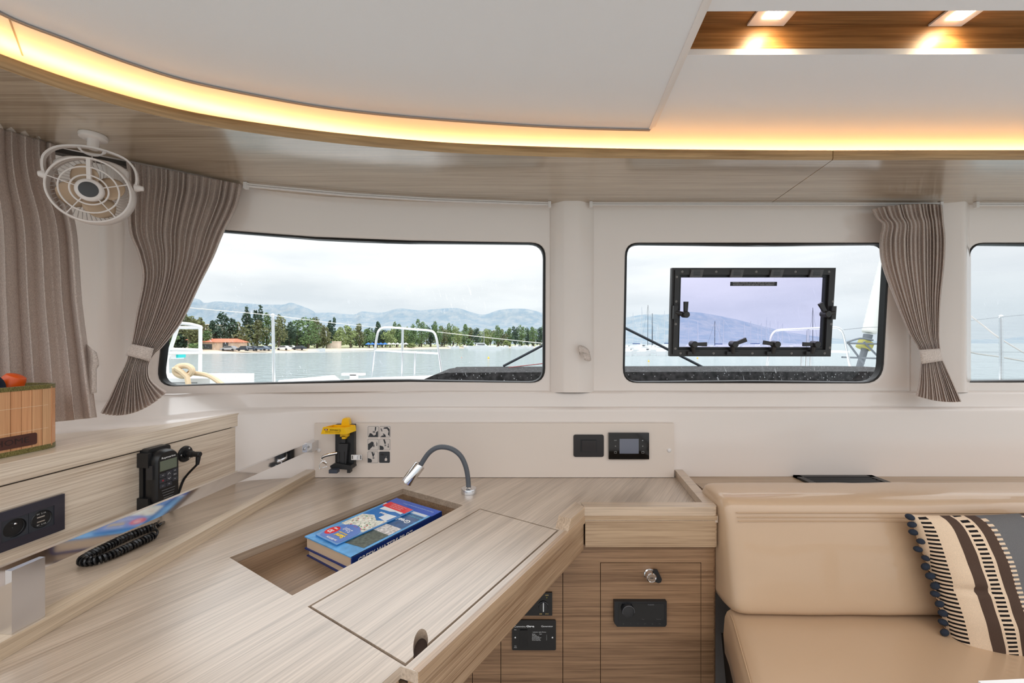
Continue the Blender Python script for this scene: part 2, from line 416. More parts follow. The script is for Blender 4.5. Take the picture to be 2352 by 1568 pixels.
# pillars between the windows
def pillar(prof, y0=286, y1=901, b=None):
    mb = MB(); R = []
    for k in range(9):
        py = y0+(y1-y0)*k/8; R.append([mb.v(on_wall(px, py, off)) for px, off in prof])
    for A, B in zip(R, R[1:]):
        for i in range(len(A)-1): mb.f([A[i], A[i+1], B[i+1], B[i]])
    return mb
p = pillar([(1262, -.01), (1263, .002), (1267, .007), (1293, .036), (1298, .038), (1325, .039), (1333, .037), (1352, .018), (1357, .014), (1363, .003), (1368, -.01)]).build('trim_1', GEL, wf, ang=60)
p = pillar([(2086, -.01), (2092, .002), (2150, .006), (2164, .012), (2207, .03), (2214, .033), (2219, .030), (2223, .015), (2226, .002), (2230, -.01)]).build('trim_2', GEL, wf, ang=60)
p = pillar([(120, -.02), (160, .0), (222, .05), (230, .058), (280, .058), (288, .05), (338, .0), (350, -.01)], 250, 925).build('trim_3', GEL, wf, ang=60)
# left side wall (behind the left curtain), floor
struct(MB().hexa([(-1.84, .8, -1.28), (-1.86, .8, -1.28), (-1.87, .5, -1.28), (-1.85, .5, -1.28), (-1.84, .8, .64), (-1.86, .8, .64), (-1.87, .5, .64), (-1.85, .5, .64)]).build('wall_left', GEL))
fl = struct(MB().box(-1.9, 2.75, -3.2, 1.5, -1.31, -1.28).build('floor', wood('oak floor', 0, light=(176, 170, 162), dark=(146, 138, 130))))

# windows: black gasket round the opening, pane behind
def window(i, loop, dpt, gm):
    P = [on_wall(q.x, q.y) for q in loop]; n = len(P)
    c = sum(P, V())/n
    def sc(p, m): 
        d = V(p.x-c.x, 0, p.z-c.z); return d.normalized()*m
    mb = MB()
    ring = [[mb.v(p+V(0, .0035, 0)+sc(p, .001)) for p in P], [mb.v(p+V(0, .001, 0)-sc(p, .0045)) for p in P], [mb.v(p+V(0, .004, 0)-sc(p, .0075)) for p in P],
            [mb.v(p+V(0, dpt, 0)-sc(p, .0085)) for p in P], [mb.v(p+V(0, dpt+.006, 0)-sc(p, .002)) for p in P], [mb.v(p+V(0, dpt+.006, 0)+sc(p, .01)) for p in P]]
    for A, B in zip(ring, ring[1:]):
        for k in range(n): mb.f([A[k], A[(k+1) % n], B[(k+1) % n], B[k]])
    w = struct(mb.build('window_%d' % i, RUB, ang=40), 'black rubber gasket and clear pane of saloon window %s' % ('by the fan', 'with the black hatch', 'at the right edge', 'behind the left curtain')[i-1])
    mb = MB()
    G = [mb.v(p+V(0, dpt-.001, 0)-sc(p, .004)) for p in P]
    cc = mb.v(c+V(0, dpt-.001+(yw(c.x, c.z)-c.y), 0))
    G2 = []
    for t in (.8, .6, .4, .2):
        G2.append([])
        for p in P:
            q = c.lerp(p, t); G2[-1].append(mb.v(V(q.x, yw(q.x, q.z)+dpt-.001, q.z)))
    RR = [G]+G2
    for A, B in zip(RR, RR[1:]):
        for k in range(n): mb.f([A[k], A[(k+1) % n], B[(k+1) % n], B[k]])
    for k in range(n): mb.f([RR[-1][k], RR[-1][(k+1) % n], cc])
    mb.build('pane', gm, w)
    return w
GL1 = glass('window glass', (.97, .985, .98, 1), .6)
GL2 = glass('window glass spotted', (.97, .985, .99, 1), .35)
window(1, W1, .026, GL1); window(2, W2, .026, GL2); window(3, W3, .026, GL2); window(4, W4, .026, GL2)

# ------------------------------------------------------------------ soffit, fascia, cove and ceiling
ZS, ZF, ZC, ZP = .494, .520, .585, .571
fb = [(0, 155.5), (105, 192), (211, 225), (352, 263), (490, 291), (700, 320), (900, 340), (1100, 353), (1400, 362), (1750, 366), (1920, 366.5), (2352, 366)]
FAS = [on_z(px, py, ZS) for px, py in fb]
FAS = [V(-1.06, .47, ZS), V(-1.0, .6, ZS)]+FAS+[V(2.75, 1.088, ZS)]
so = [(0, 302), (102, 331), (200, 350), (293, 368), (398, 389), (470, 404), (540, 421)]
OUT = [on_z(px, py, ZS) for px, py in so]
OUT = [V(-1.5, .47, ZS), V(-1.38, .7, ZS)]+OUT
for X in (-.75, -.6, -.4, -.15, .15, .5, .917, 1.3, 1.8, 2.75): OUT.append(V(X, yw(X, ZS)+.01, ZS))
FC = catmull(FAS, 6); OC = catmull(OUT, 5)
XSEAM_F, XSEAM_O = .864, .917
def split(C, xs):
    L = []; R = []
    for a, b in zip(C, C[1:]):
        if a.x <= xs: L.append(a)
        else: R.append(a)
        if a.x <= xs < b.x:
            q = a.lerp(b, (xs-a.x)/(b.x-a.x)); L.append(q-V(.0012, 0, 0)); R.append(q+V(.0012, 0, 0))
    R.append(C[-1]); return L, R
FL, FR_ = split(FC, XSEAM_F); OL, OR_ = split(OC, XSEAM_O)
def strip_fill(name, A, B, z0, z1, m, b=.003):
    """plate between two plan curves, built as a curved strip"""
    n = 60
    def res(C):
        d = [0]
        for a, c in zip(C, C[1:]): d.append(d[-1]+(c-a).length)
        out = []
        for k in range(n+1):
            s = d[-1]*k/n; j = min(max(np.searchsorted(d, s), 1), len(C)-1); q = (s-d[j-1])/max(d[j]-d[j-1], 1e-9); out.append(C[j-1].lerp(C[j], q))
        return out
    a = res(A); c = res(B); mb = MB()
    R = []
    for p, q in zip(a, c):
        t = (q-p).normalized()
        R.append([mb.v((p.x+t.x*.003, p.y+t.y*.003, z0)), mb.v((q.x, q.y, z0)), mb.v((q.x, q.y, z0+.012)), mb.v((p.x+t.x*.003, p.y+t.y*.003, z0+.012))])
    for X, Y in zip(R, R[1:]):
        for i in range(4): mb.f([X[i], X[(i+1) % 4], Y[(i+1) % 4], Y[i]])
    mb.f(R[0][::-1]); mb.f(R[-1])
    o = struct(mb.build(name, m, ang=30))
    # the fascia lip, its grain following the curve
    mb = MB(); uvl = mb.bm.loops.layers.uv.new('UVMap'); prof = [(.003, z0), (0, z0+.003), (0, z1-.002), (.002, z1), (.018, z1), (.018, z0+.012), (.003, z0+.0119)]
    R = []; d = [0]
    for p, q in zip(a, a[1:]): d.append(d[-1]+(q-p).length)
    for i, p in enumerate(a):
        tn = (a[min(i+1, n)]-a[max(i-1, 0)]).normalized(); nn = V(-tn.y, tn.x, 0)
        R.append([mb.v((p.x+nn.x*u, p.y+nn.y*u, z)) for u, z in prof])
    for i in range(n):
        for k in range(7):
            f = mb.f([R[i][k], R[i][(k+1) % 7], R[i+1][(k+1) % 7], R[i+1][k]])
            if f:
                for lp, (ii, kk) in zip(f.loops, ((i, k), (i, k+1), (i+1, k+1), (i+1, k))): lp[uvl].uv = (d[ii], kk*.008)
    mb.f(R[0][::-1]); mb.f(R[-1])
    mb.build('fascia_lip', WFAS, o, ang=50)
    return o
WFAS = wood('oak veneer fascia', 0, light=(190, 154, 108), dark=(140, 106, 66), uv=True)
s1 = struct(strip_fill('trim_4', FL, OL, ZS, ZF, WSOF), 'long curved oak soffit panel with fascia lip above the chart table')
s2 = struct(strip_fill('trim_5', FR_, OR_, ZS, ZF, WSOF), 'right oak soffit panel with fascia lip above the sofa')
# unseen board added along the soffit's outer edge, stops cove light leaking out
mb = MB()
cb = [V(p.x, p.y-.02, 0) if p.x > -.8 else V(p.x+.012, p.y-.012, 0) for p in OC]
R = [[mb.v((p.x, p.y, ZS+.011)), mb.v((p.x, p.y, ZC+.012)), mb.v((p.x, p.y+.006, ZC+.012)), mb.v((p.x, p.y+.006, ZS+.011))] for p in cb]
for A, B in zip(R, R[1:]):
    for i in range(4): mb.f([A[i], A[(i+1) % 4], B[(i+1) % 4], B[i]])
struct(mb.build('trim_6', GELM), 'white board added behind the light cove to keep its light in')

# ceiling with a long slot for the downlights
def tri_fill(mb, outer, holes, z, flip=False):
    vs = [Vector(p[:2]) for p in outer]; ed = [(i, (i+1) % len(outer)) for i in range(len(outer))]
    for h in holes:
        b = len(vs); vs += [Vector(p[:2]) for p in h]; ed += [(b+i, b+(i+1) % len(h)) for i in range(len(h))]
    r = geometry.delaunay_2d_cdt(vs, ed, [], 0, 1e-6)
    def inside(p, poly):
        c = False; j = len(poly)-1
        for i in range(len(poly)):
            a = poly[i]; b = poly[j]
            if (a[1] > p[1]) != (b[1] > p[1]) and p[0] < (b[0]-a[0])*(p[1]-a[1])/(b[1]-a[1])+a[0]: c = not c
            j = i
        return c
    V3 = [mb.v((p.x, p.y, z)) for p in r[0]]
    for f in r[2]:
        c = sum((r[0][i] for i in f), Vector((0, 0)))/len(f)
        if inside(c, outer) and not any(inside(c, h) for h in holes): mb.f([V3[i] for i in f])
    return V3
def plate(mb, outer, holes, z0, z1):
    tri_fill(mb, outer, holes, z0); tri_fill(mb, outer, holes, z1)
    for L in [outer]+holes:
        a = [mb.v((p[0], p[1], z0)) for p in L]; b = [mb.v((p[0], p[1], z1)) for p in L]
        for i in range(len(L)): mb.f([a[i], a[(i+1) % len(L)], b[(i+1) % len(L)], b[i]])
    bmesh.ops.remove_doubles(mb.bm, verts=mb.bm.verts[:], dist=1e-5)
SL = [on_z(1617, 26, ZC), on_z(1573, 126, ZC)]
YN, YF = SL[0].y, SL[1].y
slot = [(SL[0].x, YN), (2.4, YN-.006), (2.4, YF-.006), (SL[1].x, YF)]
mb = MB(); plate(mb, [(-1.9, .25), (2.45, .25), (2.45, 1.55), (-1.9, 1.55)], [slot], ZC, ZC+.012)
ce = struct(mb.build('ceiling', GELM, smooth=False), 'white ceiling of the saloon with an oak downlight slot')
mb = MB(); zr = ZC+.062
mb.hexa([(SL[0].x-.004, YN-.004, zr), (2.42, YN-.01, zr), (2.42, YF, zr), (SL[1].x-.004, YF+.004, zr), (SL[0].x-.004, YN-.004, zr+.01), (2.42, YN-.01, zr+.01), (2.42, YF, zr+.01), (SL[1].x-.004, YF+.004, zr+.01)])
mb.hexa([(SL[1].x-.004, YF, ZC+.012), (2.42, YF-.006, ZC+.012), (2.42, YF+.004, ZC+.012), (SL[1].x-.004, YF+.01, ZC+.012), (SL[1].x-.004, YF, zr), (2.42, YF-.006, zr), (2.42, YF+.004, zr), (SL[1].x-.004, YF+.01, zr)])
mb.hexa([(SL[0].x-.004, YN-.01, ZC+.012), (2.42, YN-.016, ZC+.012), (2.42, YN-.006, ZC+.012), (SL[0].x-.004, YN, ZC+.012), (SL[0].x-.004, YN-.01, zr), (2.42, YN-.016, zr), (2.42, YN-.006, zr), (SL[0].x-.004, YN, zr)])
mb.hexa([(SL[0].x-.01, YN, ZC+.012), (SL[0].x, YN, ZC+.012), (SL[1].x, YF, ZC+.012), (SL[1].x-.01, YF, ZC+.012), (SL[0].x-.01, YN, zr), (SL[0].x, YN, zr), (SL[1].x, YF, zr), (SL[1].x-.01, YF, zr)])
mb.build('recess_lining', WREC, ce, smooth=False)
# the lower headliner panel with its curved outer edge and a double bead
pe = [(-330, -240), (-180, -90), (0, 27), (153, 89), (306, 146), (459, 191), (700, 238), (850, 258), (1000, 272), (1200, 286), (1340, 293), (1493, 297)]
PE = [on_z(px, py, ZP) for px, py in pe]; PEC = catmull(PE, 5)
rt = [on_z(1493, 297, ZP), on_z(1556, 150, ZP), on_z(1620, 0, ZP)]
end = rt[2]+(rt[2]-rt[1]).normalized()*((rt[2].y-.251)/abs((rt[2]-rt[1]).normalized().y))
poly = [(p.x, p.y) for p in PEC]+[(rt[1].x, rt[1].y), (rt[2].x, rt[2].y), (end.x, end.y), (PEC[0].x, end.y)]
mb = MB(); plate(mb, poly, [], ZP, ZC-.0005)
pn = mb.build('headliner_panel', GELM, ce, smooth=False)
mb = MB()
edge = [V(p.x, p.y, 0) for p in PEC]
mb.sweep([p+V(0, 0, ZP+.002) for p in edge], [(-.004, -.0055), (-.0008, -.0055), (-.0006, -.0025), (.0006, -.0025), (.0008, -.0055), (.004, -.0055), (.004, .010), (-.004, .010)])
mb.build('edge_bead', mat('bead grey', rgb(150, 144, 142), .4), ce)
mb = MB()
sd = [V(rt[0].x, rt[0].y, 0), V(rt[1].x, rt[1].y, 0), V(rt[2].x, rt[2].y, 0), V(end.x, end.y, 0)]
mb.sweep([p+V(0, 0, ZP+.002) for p in sd], [(-.004, -.004), (.004, -.004), (.004, .010), (-.004, .010)])
mb.sweep([p+V(.010, 0, ZC-.004) for p in sd], [(-.004, -.004), (.004, -.004), (.004, .004), (-.004, .004)])
mb.build('edge_bead', WPL, ce)
# joint line in the cove ceiling at the far left
a = on_z(18, 33, ZC); b = on_z(52, 127, ZC)
MB().sweep([a+V(0, 0, -.0004), b+V(0, 0, -.0004)], [(-.0012, -.0006), (.0012, -.0006), (.0012, .0006), (-.0012, .0006)]).build('joint_strip', mat('joint', rgb(150, 140, 130), .6), ce)
# the light strip lying on the soffit in the cove
mb = MB(); ls = []
for p in FC:
    i = FC.index(p); t = (FC[min(i+1, len(FC)-1)]-FC[max(i-1, 0)]).normalized(); nrm = V(-t.y, t.x, 0)
    ls.append(V(p.x, p.y, 0)+nrm*(.138 if p.x > -.3 else .138-.042*min(1, (-.3-p.x)/.5)))
mb.sweep([p+V(0, 0, ZS+.056) for p in ls], [(-.006, -.002), (.006, -.002), (.006, .002), (-.006, .002)])
tag(mb.build('led_strip', emit('warm led', (1.0, .57, .22, 1), LED_POWER)), 'warm white light strip hidden in the cove above the oak soffit', 'light')
# downlights in the slot
for k, (px0, px1, py1, lx0, lx1, ly) in enumerate(((1716, 1800, 55, 1745, 1788, 37), (2132, 2208, 56, 2172, 2215, 39))):
    z = ZC+.0605; f = on_z(px0, py1, z); g = on_z(px1, py1, z)
    t = thing('downlight', ('square white downlight nearer the ceiling panel edge', 'square white downlight further right in the oak slot')[k], 'light', (0.5*(f.x+g.x), f.y-.03, z), 'square downlights in the oak slot')
    x0, x1, y1 = f.x, g.x, f.y; wd = x1-x0; y0 = y1-wd
    MB().box(x0, x1, y0, y1, z-.004, z, .001).build('body', WPL, t)
    MB().box(x0+wd*.26, x1-wd*.26, y0+wd*.26, y1-wd*.26, z-.0055, z-.0035).build('lens', emit('lamp lens', (1, .75, .45, 1), 30), t)
    L = bpy.data.lights.new('bulb', 'SPOT'); L.energy = SPOT_POWER; L.color = (1, .72, .42); L.spot_size = 2.2; L.spot_blend = .6; L.shadow_soft_size = .012
    lo_ = bpy.data.objects.new('bulb', L); COL.objects.link(lo_); lo_.location = (.5*(x0+x1), .5*(y0+y1), z-.009+CZ); lo_.rotation_euler = (.25, 0, 0)
    lo_.parent = t; lo_.matrix_parent_inverse = WM[t.name].inverted()
# curtain track under the soffit and its end stops
def track(px0, px1, name, label):
    mb = MB(); pts = []
    for k in range(25):
        X0 = px0+(px1-px0)*k/24; y = np.interp(X0, [470, 540, 600, 800, 1000, 1262, 2352], [405, 422, 428.5, 447, 459, 468.5, 469.5]); pts.append(at(X0, y, .485*F/(HY-y)))
    for dz in (-.003, .003): mb.sweep([p+V(0, 0, dz) for p in pts], [(-.0035, -.002), (.0035, -.002), (.0035, .002), (-.0035, .002)])
    t = thing(name, label, 'rail', pts[12]); mb.build('rail', WPL, t)
    for p in (pts[-1], pts[0]): MB().box(p.x-.005, p.x+.005, p.y-.006, p.y+.006, p.z-.012, p.z+.008, .001).build('end_stop', WPL, t)
track(565, 1262, 'curtain_track', 'thin white curtain track under the soffit above the large left window')
track(2242, 2500, 'curtain_track', 'thin white curtain track above the window at the right edge')
track(1357, 2160, 'curtain_track', 'white curtain track above the window with the black hatch')

# ================================================================== FURNITURE
ZD = -.48                                              # chart-table top
# ledge cabinet on the left: panel line from A (far) to B (near)
PA, PB = V(-.948, 1.408, 0), V(-1.023, .809, 0)
pdir = (PA-PB).normalized(); pn_ = V(pdir.y, -pdir.x, 0)
PAN = Fr(PA, pn_)                                      # x=0 at the far end, negative towards the viewer
def pl(s, off=0): q = PA-pdir*s+pn_*off; return q
near = pl(1.15)
t = thing('ledge_cabinet', 'pale oak panel with a thick ledge top behind the chart table', 'cabinet', V(-1.0, 1.0, ZD))
back = [(-.962, 1.385), (-.99, 1.30), (-1.035, 1.20), (-1.2, 1.08), (-1.42, .95), (-1.7, .82), (-1.75, near.y)]
f0 = pl(0, .004); f1 = pl(1.15, .004)
MB().prism([(f1.x, f1.y), (f0.x, f0.y)]+[(f0.x-.018, f0.y+.002)]+back, -.284, -.241, .006, 3).build('ledge_top', WPAN, t, ang=30)
p0, p1 = pl(0), pl(1.15)
q0, q1 = pl(0, -.018), pl(1.15, -.018)
MB().prism([(p1.x, p1.y), (p0.x, p0.y), (q0.x, q0.y), (q1.x, q1.y)], -.502, -.288, .0015).build('front_panel', WPAN, t)
q2, q3 = pl(0, -.006), pl(1.15, -.006)
MB().prism([(q3.x, q3.y), (q2.x, q2.y), (q0.x, q0.y), (q1.x, q1.y)], -.289, -.283).build('shadow_gap', RUB, t)

# chart table, local frame: x = across (right/near), y = along the grain (right/far)
th = math.radians(32.5)
ux, uy = V(math.cos(th), -math.sin(th), 0), V(math.sin(th), math.cos(th), 0)
DM = Matrix(((ux.x, uy.x, 0, 0), (ux.y, uy.y, 0, 0), (0, 0, 1, ZD), (0, 0, 0, 1)))
class DF:
    M = DM; I = DM.inverted()
def dl(px, py, z=ZD):
    p = DF.I @ on_z(px, py, z); return (p.x, p.y)
def dw(x, y): p = DM @ V(x, y, 0); return (p.x, p.y)
tc_ = [dl(523, 1278), dl(930, 1122), dl(1063, 1161), dl(671, 1366)]
TX0 = .5*(tc_[0][0]+tc_[1][0]); TX1 = .5*(tc_[2][0]+tc_[3][0]); TY0 = .5*(tc_[0][1]+tc_[3][1]); TY1 = .5*(tc_[1][1]+tc_[2][1])
lc = [dl(717, 1391), dl(1102, 1169.5), dl(1281, 1218), dl(927, 1522)]
LX0 = .5*(lc[0][0]+lc[1][0]); LX1 = .5*(lc[2][0]+lc[3][0]); LY0 = .5*(lc[0][1]+lc[3][1]); LY1 = .5*(lc[1][1]+lc[2][1])
fa = on_z(1303, 1222, ZD); fb_ = on_z(960, 1543, ZD); fi = on_z(920, 1530, ZD)
ddir = (fa-fb_).normalized()
fk = fa+ddir*((1.125-fa.y)/ddir.y)                     # diagonal meets the straight front
fl_ = fi-ddir*.42
rect = lambda x0, x1, y0, y1: [dw(x0, y0), dw(x1, y0), dw(x1, y1), dw(x0, y1)]
e0 = pl(1.15, .001); e1 = pl(0, .001)
desk_out = [(e0.x, e0.y), (fl_.x, fl_.y), (fi.x, fi.y), (fb_.x, fb_.y), (fa.x, fa.y), (fk.x, fk.y), (.572, 1.125), (.612, 1.458), (-.6, 1.458), (-.75, 1.452), (-.88, 1.425), (e1.x, e1.y)]
if fl_.y < e0.y: desk_out.insert(1, (e0.x, fl_.y))
desk = thing('chart_table', 'pale oak chart table with open book tray and flush lid', 'table', V(-.35, .95, ZD-.8))
mb = MB(); plate(mb, desk_out, [rect(TX0, TX1, TY0, TY1), rect(LX0-.0045, LX1+.0045, LY0-.0045, LY1+.0045)], ZD-.018, ZD)
mb.build('top', WDESK, desk, smooth=False)
WTRAY = wood('oak veneer tray', DA, light=(158, 130, 104), dark=(112, 88, 66), rough=.4)
ZT = -.542
for x0, x1, y0, y1 in ((TX0-.012, TX0, TY0-.012, TY1+.012), (TX1, TX1+.012, TY0-.012, TY1+.012), (TX0, TX1, TY1, TY1+.012), (TX0, TX1, TY0-.012, TY0)):
    MB(DM).box(x0, x1, y0, y1, ZT-ZD, -.0185).build('tray_side', WTRAY, desk)
MB(DM).box(TX0-.012, TX1+.012, TY0-.012, TY1+.012, ZT-ZD-.01, ZT-ZD).build('tray_bottom', WTRAY, desk)
# lid with a thumb notch in its front edge
nc = dl(962, 1492); ny = dl(950, 1500)[1]; nx = LX1
na = DF.I @ on_z(952, 1507, ZD); nb = DF.I @ on_z(982, 1478, ZD)
y0n, y1n = na.y, nb.y; dn = LX1-(DF.I @ on_z(965, 1444, ZD)).x
lid = [(LX0, LY0), (LX1, LY0)]
cy_, hh = .5*(y0n+y1n), .5*(y1n-y0n)
for q_ in catmull([V(*dl(*p_), 0) for p_ in ((951, 1508), (949, 1488), (952, 1465), (960, 1449), (969, 1443.5), (978, 1448), (982.5, 1462), (983, 1479))], 3): lid.append((min(q_.x, LX1), q_.y))
lid += [(LX1, LY1), (LX0, LY1)]
MB(DM).prism(lid, -.016, 0, .0008, 1).build('lid', WDESK, desk, ang=30)
nm = MB(DM)
nm.box(LX1-dn-.03, LX1+.0025, max(cy_-hh-.03, LY0+.002), cy_+hh+.03, -.03, -.0165)
nm.build('thumb_recess', mat('dark end grain', rgb(58, 42, 34), .8, bump=.5, bscale=300), desk)
MB(DM).box(LX0-.01, LX1+.01, LY0-.01, LY1+.01, -.04, -.031).build('lid_support', WTRAY, desk)
# apron under the diagonal front, groove above it
WAPR = wood('oak veneer apron', DA, light=(184, 154, 124), dark=(122, 92, 66), coat=.5)
WBAND = wood('oak veneer band', 0, light=(184, 156, 126), dark=(134, 106, 80))
def band(P, z0, z1, inset, name, m, thick=.018, b=.002):
    mb = MB(); R = []
    pts = [Vector(p) for p in P]
    for i in range(len(pts)):
        a = (pts[i]-pts[i-1]).normalized() if i else None; c = (pts[i+1]-pts[i]).normalized() if i < len(pts)-1 else None
        n1 = Vector((-a.y, a.x)) if a else None; n2 = Vector((-c.y, c.x)) if c else None
        if n1 is None: nn = n2
        elif n2 is None: nn = n1
        else:
            nn = (n1+n2); nn = nn/ (nn.length_squared/2)
        o = pts[i]+nn*inset; q = pts[i]+nn*(inset+thick)
        R.append([mb.v((o.x, o.y, z0)), mb.v((o.x, o.y, z1)), mb.v((q.x, q.y, z1)), mb.v((q.x, q.y, z0))])
    for A, B in zip(R, R[1:]):
        for k in range(4): mb.f([A[k], A[(k+1) % 4], B[(k+1) % 4], B[k]])
    f = [mb.f(R[0][::-1]), mb.f(R[-1])]
    mb._bev(mb.bm.faces[:], b, 2)
    return mb.build(name, m, desk, ang=30)
band([(fb_.x, fb_.y), (fk.x, fk.y)], -.574, -.5005, .003, 'apron', WAPR)
band([(fb_.x, fb_.y), (fk.x, fk.y)], -.4985, ZD+.0003, -.002, 'lip_edge', WAPR, .012, .001)
band([(fl_.x, fl_.y), (fi.x, fi.y)], -.574, -.499, .004, 'apron', WAPR)
band([(fk.x+.002, fk.y+.001), (.563, 1.1255), (.569, 1.128), (.572, 1.134), (.574, 1.15), (.60, 1.30)], -.566, -.4925, -.0012, 'band', WBAND, .018, .0015)
band([(fk.x+.001, fk.y), (.563, 1.1245), (.570, 1.127), (.5735, 1.134), (.575, 1.15), (.60, 1.30)], -.4905, ZD+.0003, -.002, 'band', WBAND, .018, .0015)
# raised fiddle round the right bay
fidl = [(fk.x, fk.y), (.558, 1.125), (.567, 1.127), (.572, 1.132), (.574, 1.14), (.614, 1.457), (.586, 1.457), (.545, 1.160), (fk.x-.004, 1.160)]
k1 = fk+V(-.03, .012, 0)
MB().prism(fidl, ZD+.0005, -.455, .003, 3).build('fiddle', wood('oak veneer fiddle', 0, light=(196, 170, 142), dark=(146, 120, 94), coat=1, crough=.3), desk, ang=30)
# short diagonal end of the fiddle with its sloped finish
da = fk; L = (fk-fa).length; wdt = .036
nd = V(-ddir.y, ddir.x, 0)*wdt
a0 = fk; a1 = fk-ddir*(L*.78); a2 = fk-ddir*(L*.96)
def P3(p, z): return (p.x, p.y, z)
MB().hexa([P3(a2, ZD), P3(a0, ZD), P3(a0+nd+ddir*.02, ZD), P3(a2+nd, ZD), P3(a1, -.455), P3(a0, -.455), P3(a0+nd+ddir*.02, -.455), P3(a1+nd, -.455)], .002).build('fiddle_end', wood('oak veneer fiddle end', DA, light=(196, 170, 142), dark=(146, 120, 94), coat=1, crough=.3), desk, ang=30)
# long fiddle strip on the left of the table
s0 = on_z(0, 1519, ZD); s1 = on_z(720, 1099, ZD); sdir = (s1-s0).normalized(); sn = V(-sdir.y, sdir.x, 0)
sa = s0-sdir*.25; sb = s1+sdir*.012
MB().prism([(sa.x, sa.y), (sb.x, sb.y), (sb.x+sn.x*.034, sb.y+sn.y*.034), (sa.x+sn.x*.034, sa.y+sn.y*.034)], ZD+.0003, -.452, .003, 2).build('fiddle_strip', wood('oak veneer strip', math.atan2(sdir.y, sdir.x), light=(206, 184, 156), dark=(158, 134, 106), coat=1, crough=.3), desk, ang=30)

# chrome hand rail on posts above the strip
hr = thing('hand_rail', 'polished flat steel rail on a square post beside the chart table', 'rail', sa.lerp(sb, .3)+V(0, 0, -.452))
mid = lambda d: V((sa+sdir*d+sn*.019).x, (sa+sdir*d+sn*.019).y, 0)
LEN = (sb-sa).length
r0 = mid(-.02)+V(0, 0, -.357); r1 = on_plane(704, 1027, V(0, 1.405, 0), V(0, -1, 0))
rd = (r1-r0).normalized(); rs = V(-rd.y, rd.x, 0).normalized()
mb = MB()
hp = [r0-rs*.005+V(0, 0, -.0145), r1-rs*.005+V(0, 0, -.0145), r1+rs*.005+V(0, 0, -.0145), r0+rs*.005+V(0, 0, -.0145)]
mb.hexa(hp+[p+V(0, 0, .029) for p in hp], .0015); mb.build('rail', CHROME, hr, ang=30)
mb = MB(); ep = r1
mb.box(ep.x-.004, ep.x+.022, ep.y-.006, 1.452, ep.z-.016, ep.z+.016, .003); mb.build('wall_bracket', STEEL, hr)
MB(Matrix.Translation(r1-rd*.02-rs*.0062) @ frame(V(), -rs).to_4x4()).lathe([(.0045, 0), (.0045, .0015), (.003, .003)], n=14).build('rivet', STEEL, hr)
pb = on_z(68, 1436, -.452)
dd = (pb-sa).dot(sdir)
for d in (dd,):
    c = mid(d); mb = MB()
    w2, d2 = .017, .005
    q = [c-sdir*.021-sn*(.014), c+sdir*.021-sn*.014, c+sdir*.021-sn*.003, c-sdir*.021-sn*.003]
    mb.hexa([p+V(0, 0, -.4518) for p in q]+[p+V(0, 0, -.353) for p in q], .001)
    mb.build('post', STEEL, hr)
    q = [c-sdir*.021-sn*.003, c-sdir*.009-sn*.003, c-sdir*.009+sn*.013, c-sdir*.021+sn*.013]
    mb = MB(); mb.hexa([p+V(0, 0, -.4518) for p in q]+[p+V(0, 0, -.373) for p in q], .001); mb.build('post', STEEL, hr)

# cabinet under the bay
CY = 1.14; CAB = Fr(V(0, CY, 0), V(0, -1, 0))
cab = thing('cabinet', 'brown oak cabinet front with flush door below the chart table', 'cabinet', V(.2, 1.2, -1.28))
MB().box(-.30, .560, CY+.02, 1.455, -1.28, -.575).build('body', WCAB, cab)
def cpan(px0, px1, py0, py1, name, m=WCAB, y=CY, b=.001):
    a = CAB.l(px0, py0); c = CAB.l(px1, py1)
    return MB().box(a[0], c[0], y, y+.018, c[1], a[1], b).build(name, m, cab)
cpan(820, 1084.5, 1250, 1831, 'panel'); cpan(1086, 1149.5, 1250, 1831, 'panel'); cpan(1151, 1292, 1250, 1831, 'panel')
cpan(1293.6, 1378.6, 1250, 1831, 'stile'); cpan(1378.6, 1610.5, 1250, 1291.2, 'rail')
door = cpan(1380.2, 1609.2, 1293, 1831, 'door')
x0 = CAB.l(1610.6, 1300)[0]
MB().prism([(x0, CY), (.566, CY), (.573, CY+.003), (.577, CY+.009), (.578, CY+.02), (.60, 1.30), (.585, 1.30), (.56, CY+.02), (x0, CY+.018)], -1.28, -.567).build('corner_stile', WCAB, cab, ang=40)

# white instrument board on the wall
WY = 1.4455; BRD = Fr(V(0, WY, 0), V(0, -1, 0))
a = BRD.l(722, 972); c = BRD.l(1548, 1096)
board = thing('instrument_board', 'white wall board holding switches behind the chart table', 'board', V(.1, WY, c[1]))
MB().box(a[0], c[0], WY, WY+.013, c[1], a[1], .0015).build('board', mat('white board', rgb(228, 214, 202), .35), board)
for px in (732.5, 1537):
    q = BRD.l(px, 1034); MB(BRD.M).lathe([(.0075, 0), (.0075, .001), (.006, .0028), (.003, .0038), (.0005, .004)], (q[0], q[1], 0), 18).build('screw_cap', WPL, board)
MB().box(a[0], c[0], WY+.001, WY+.012, ZD+.0005, c[1], 0).build('bottom_gap', RUB, board)

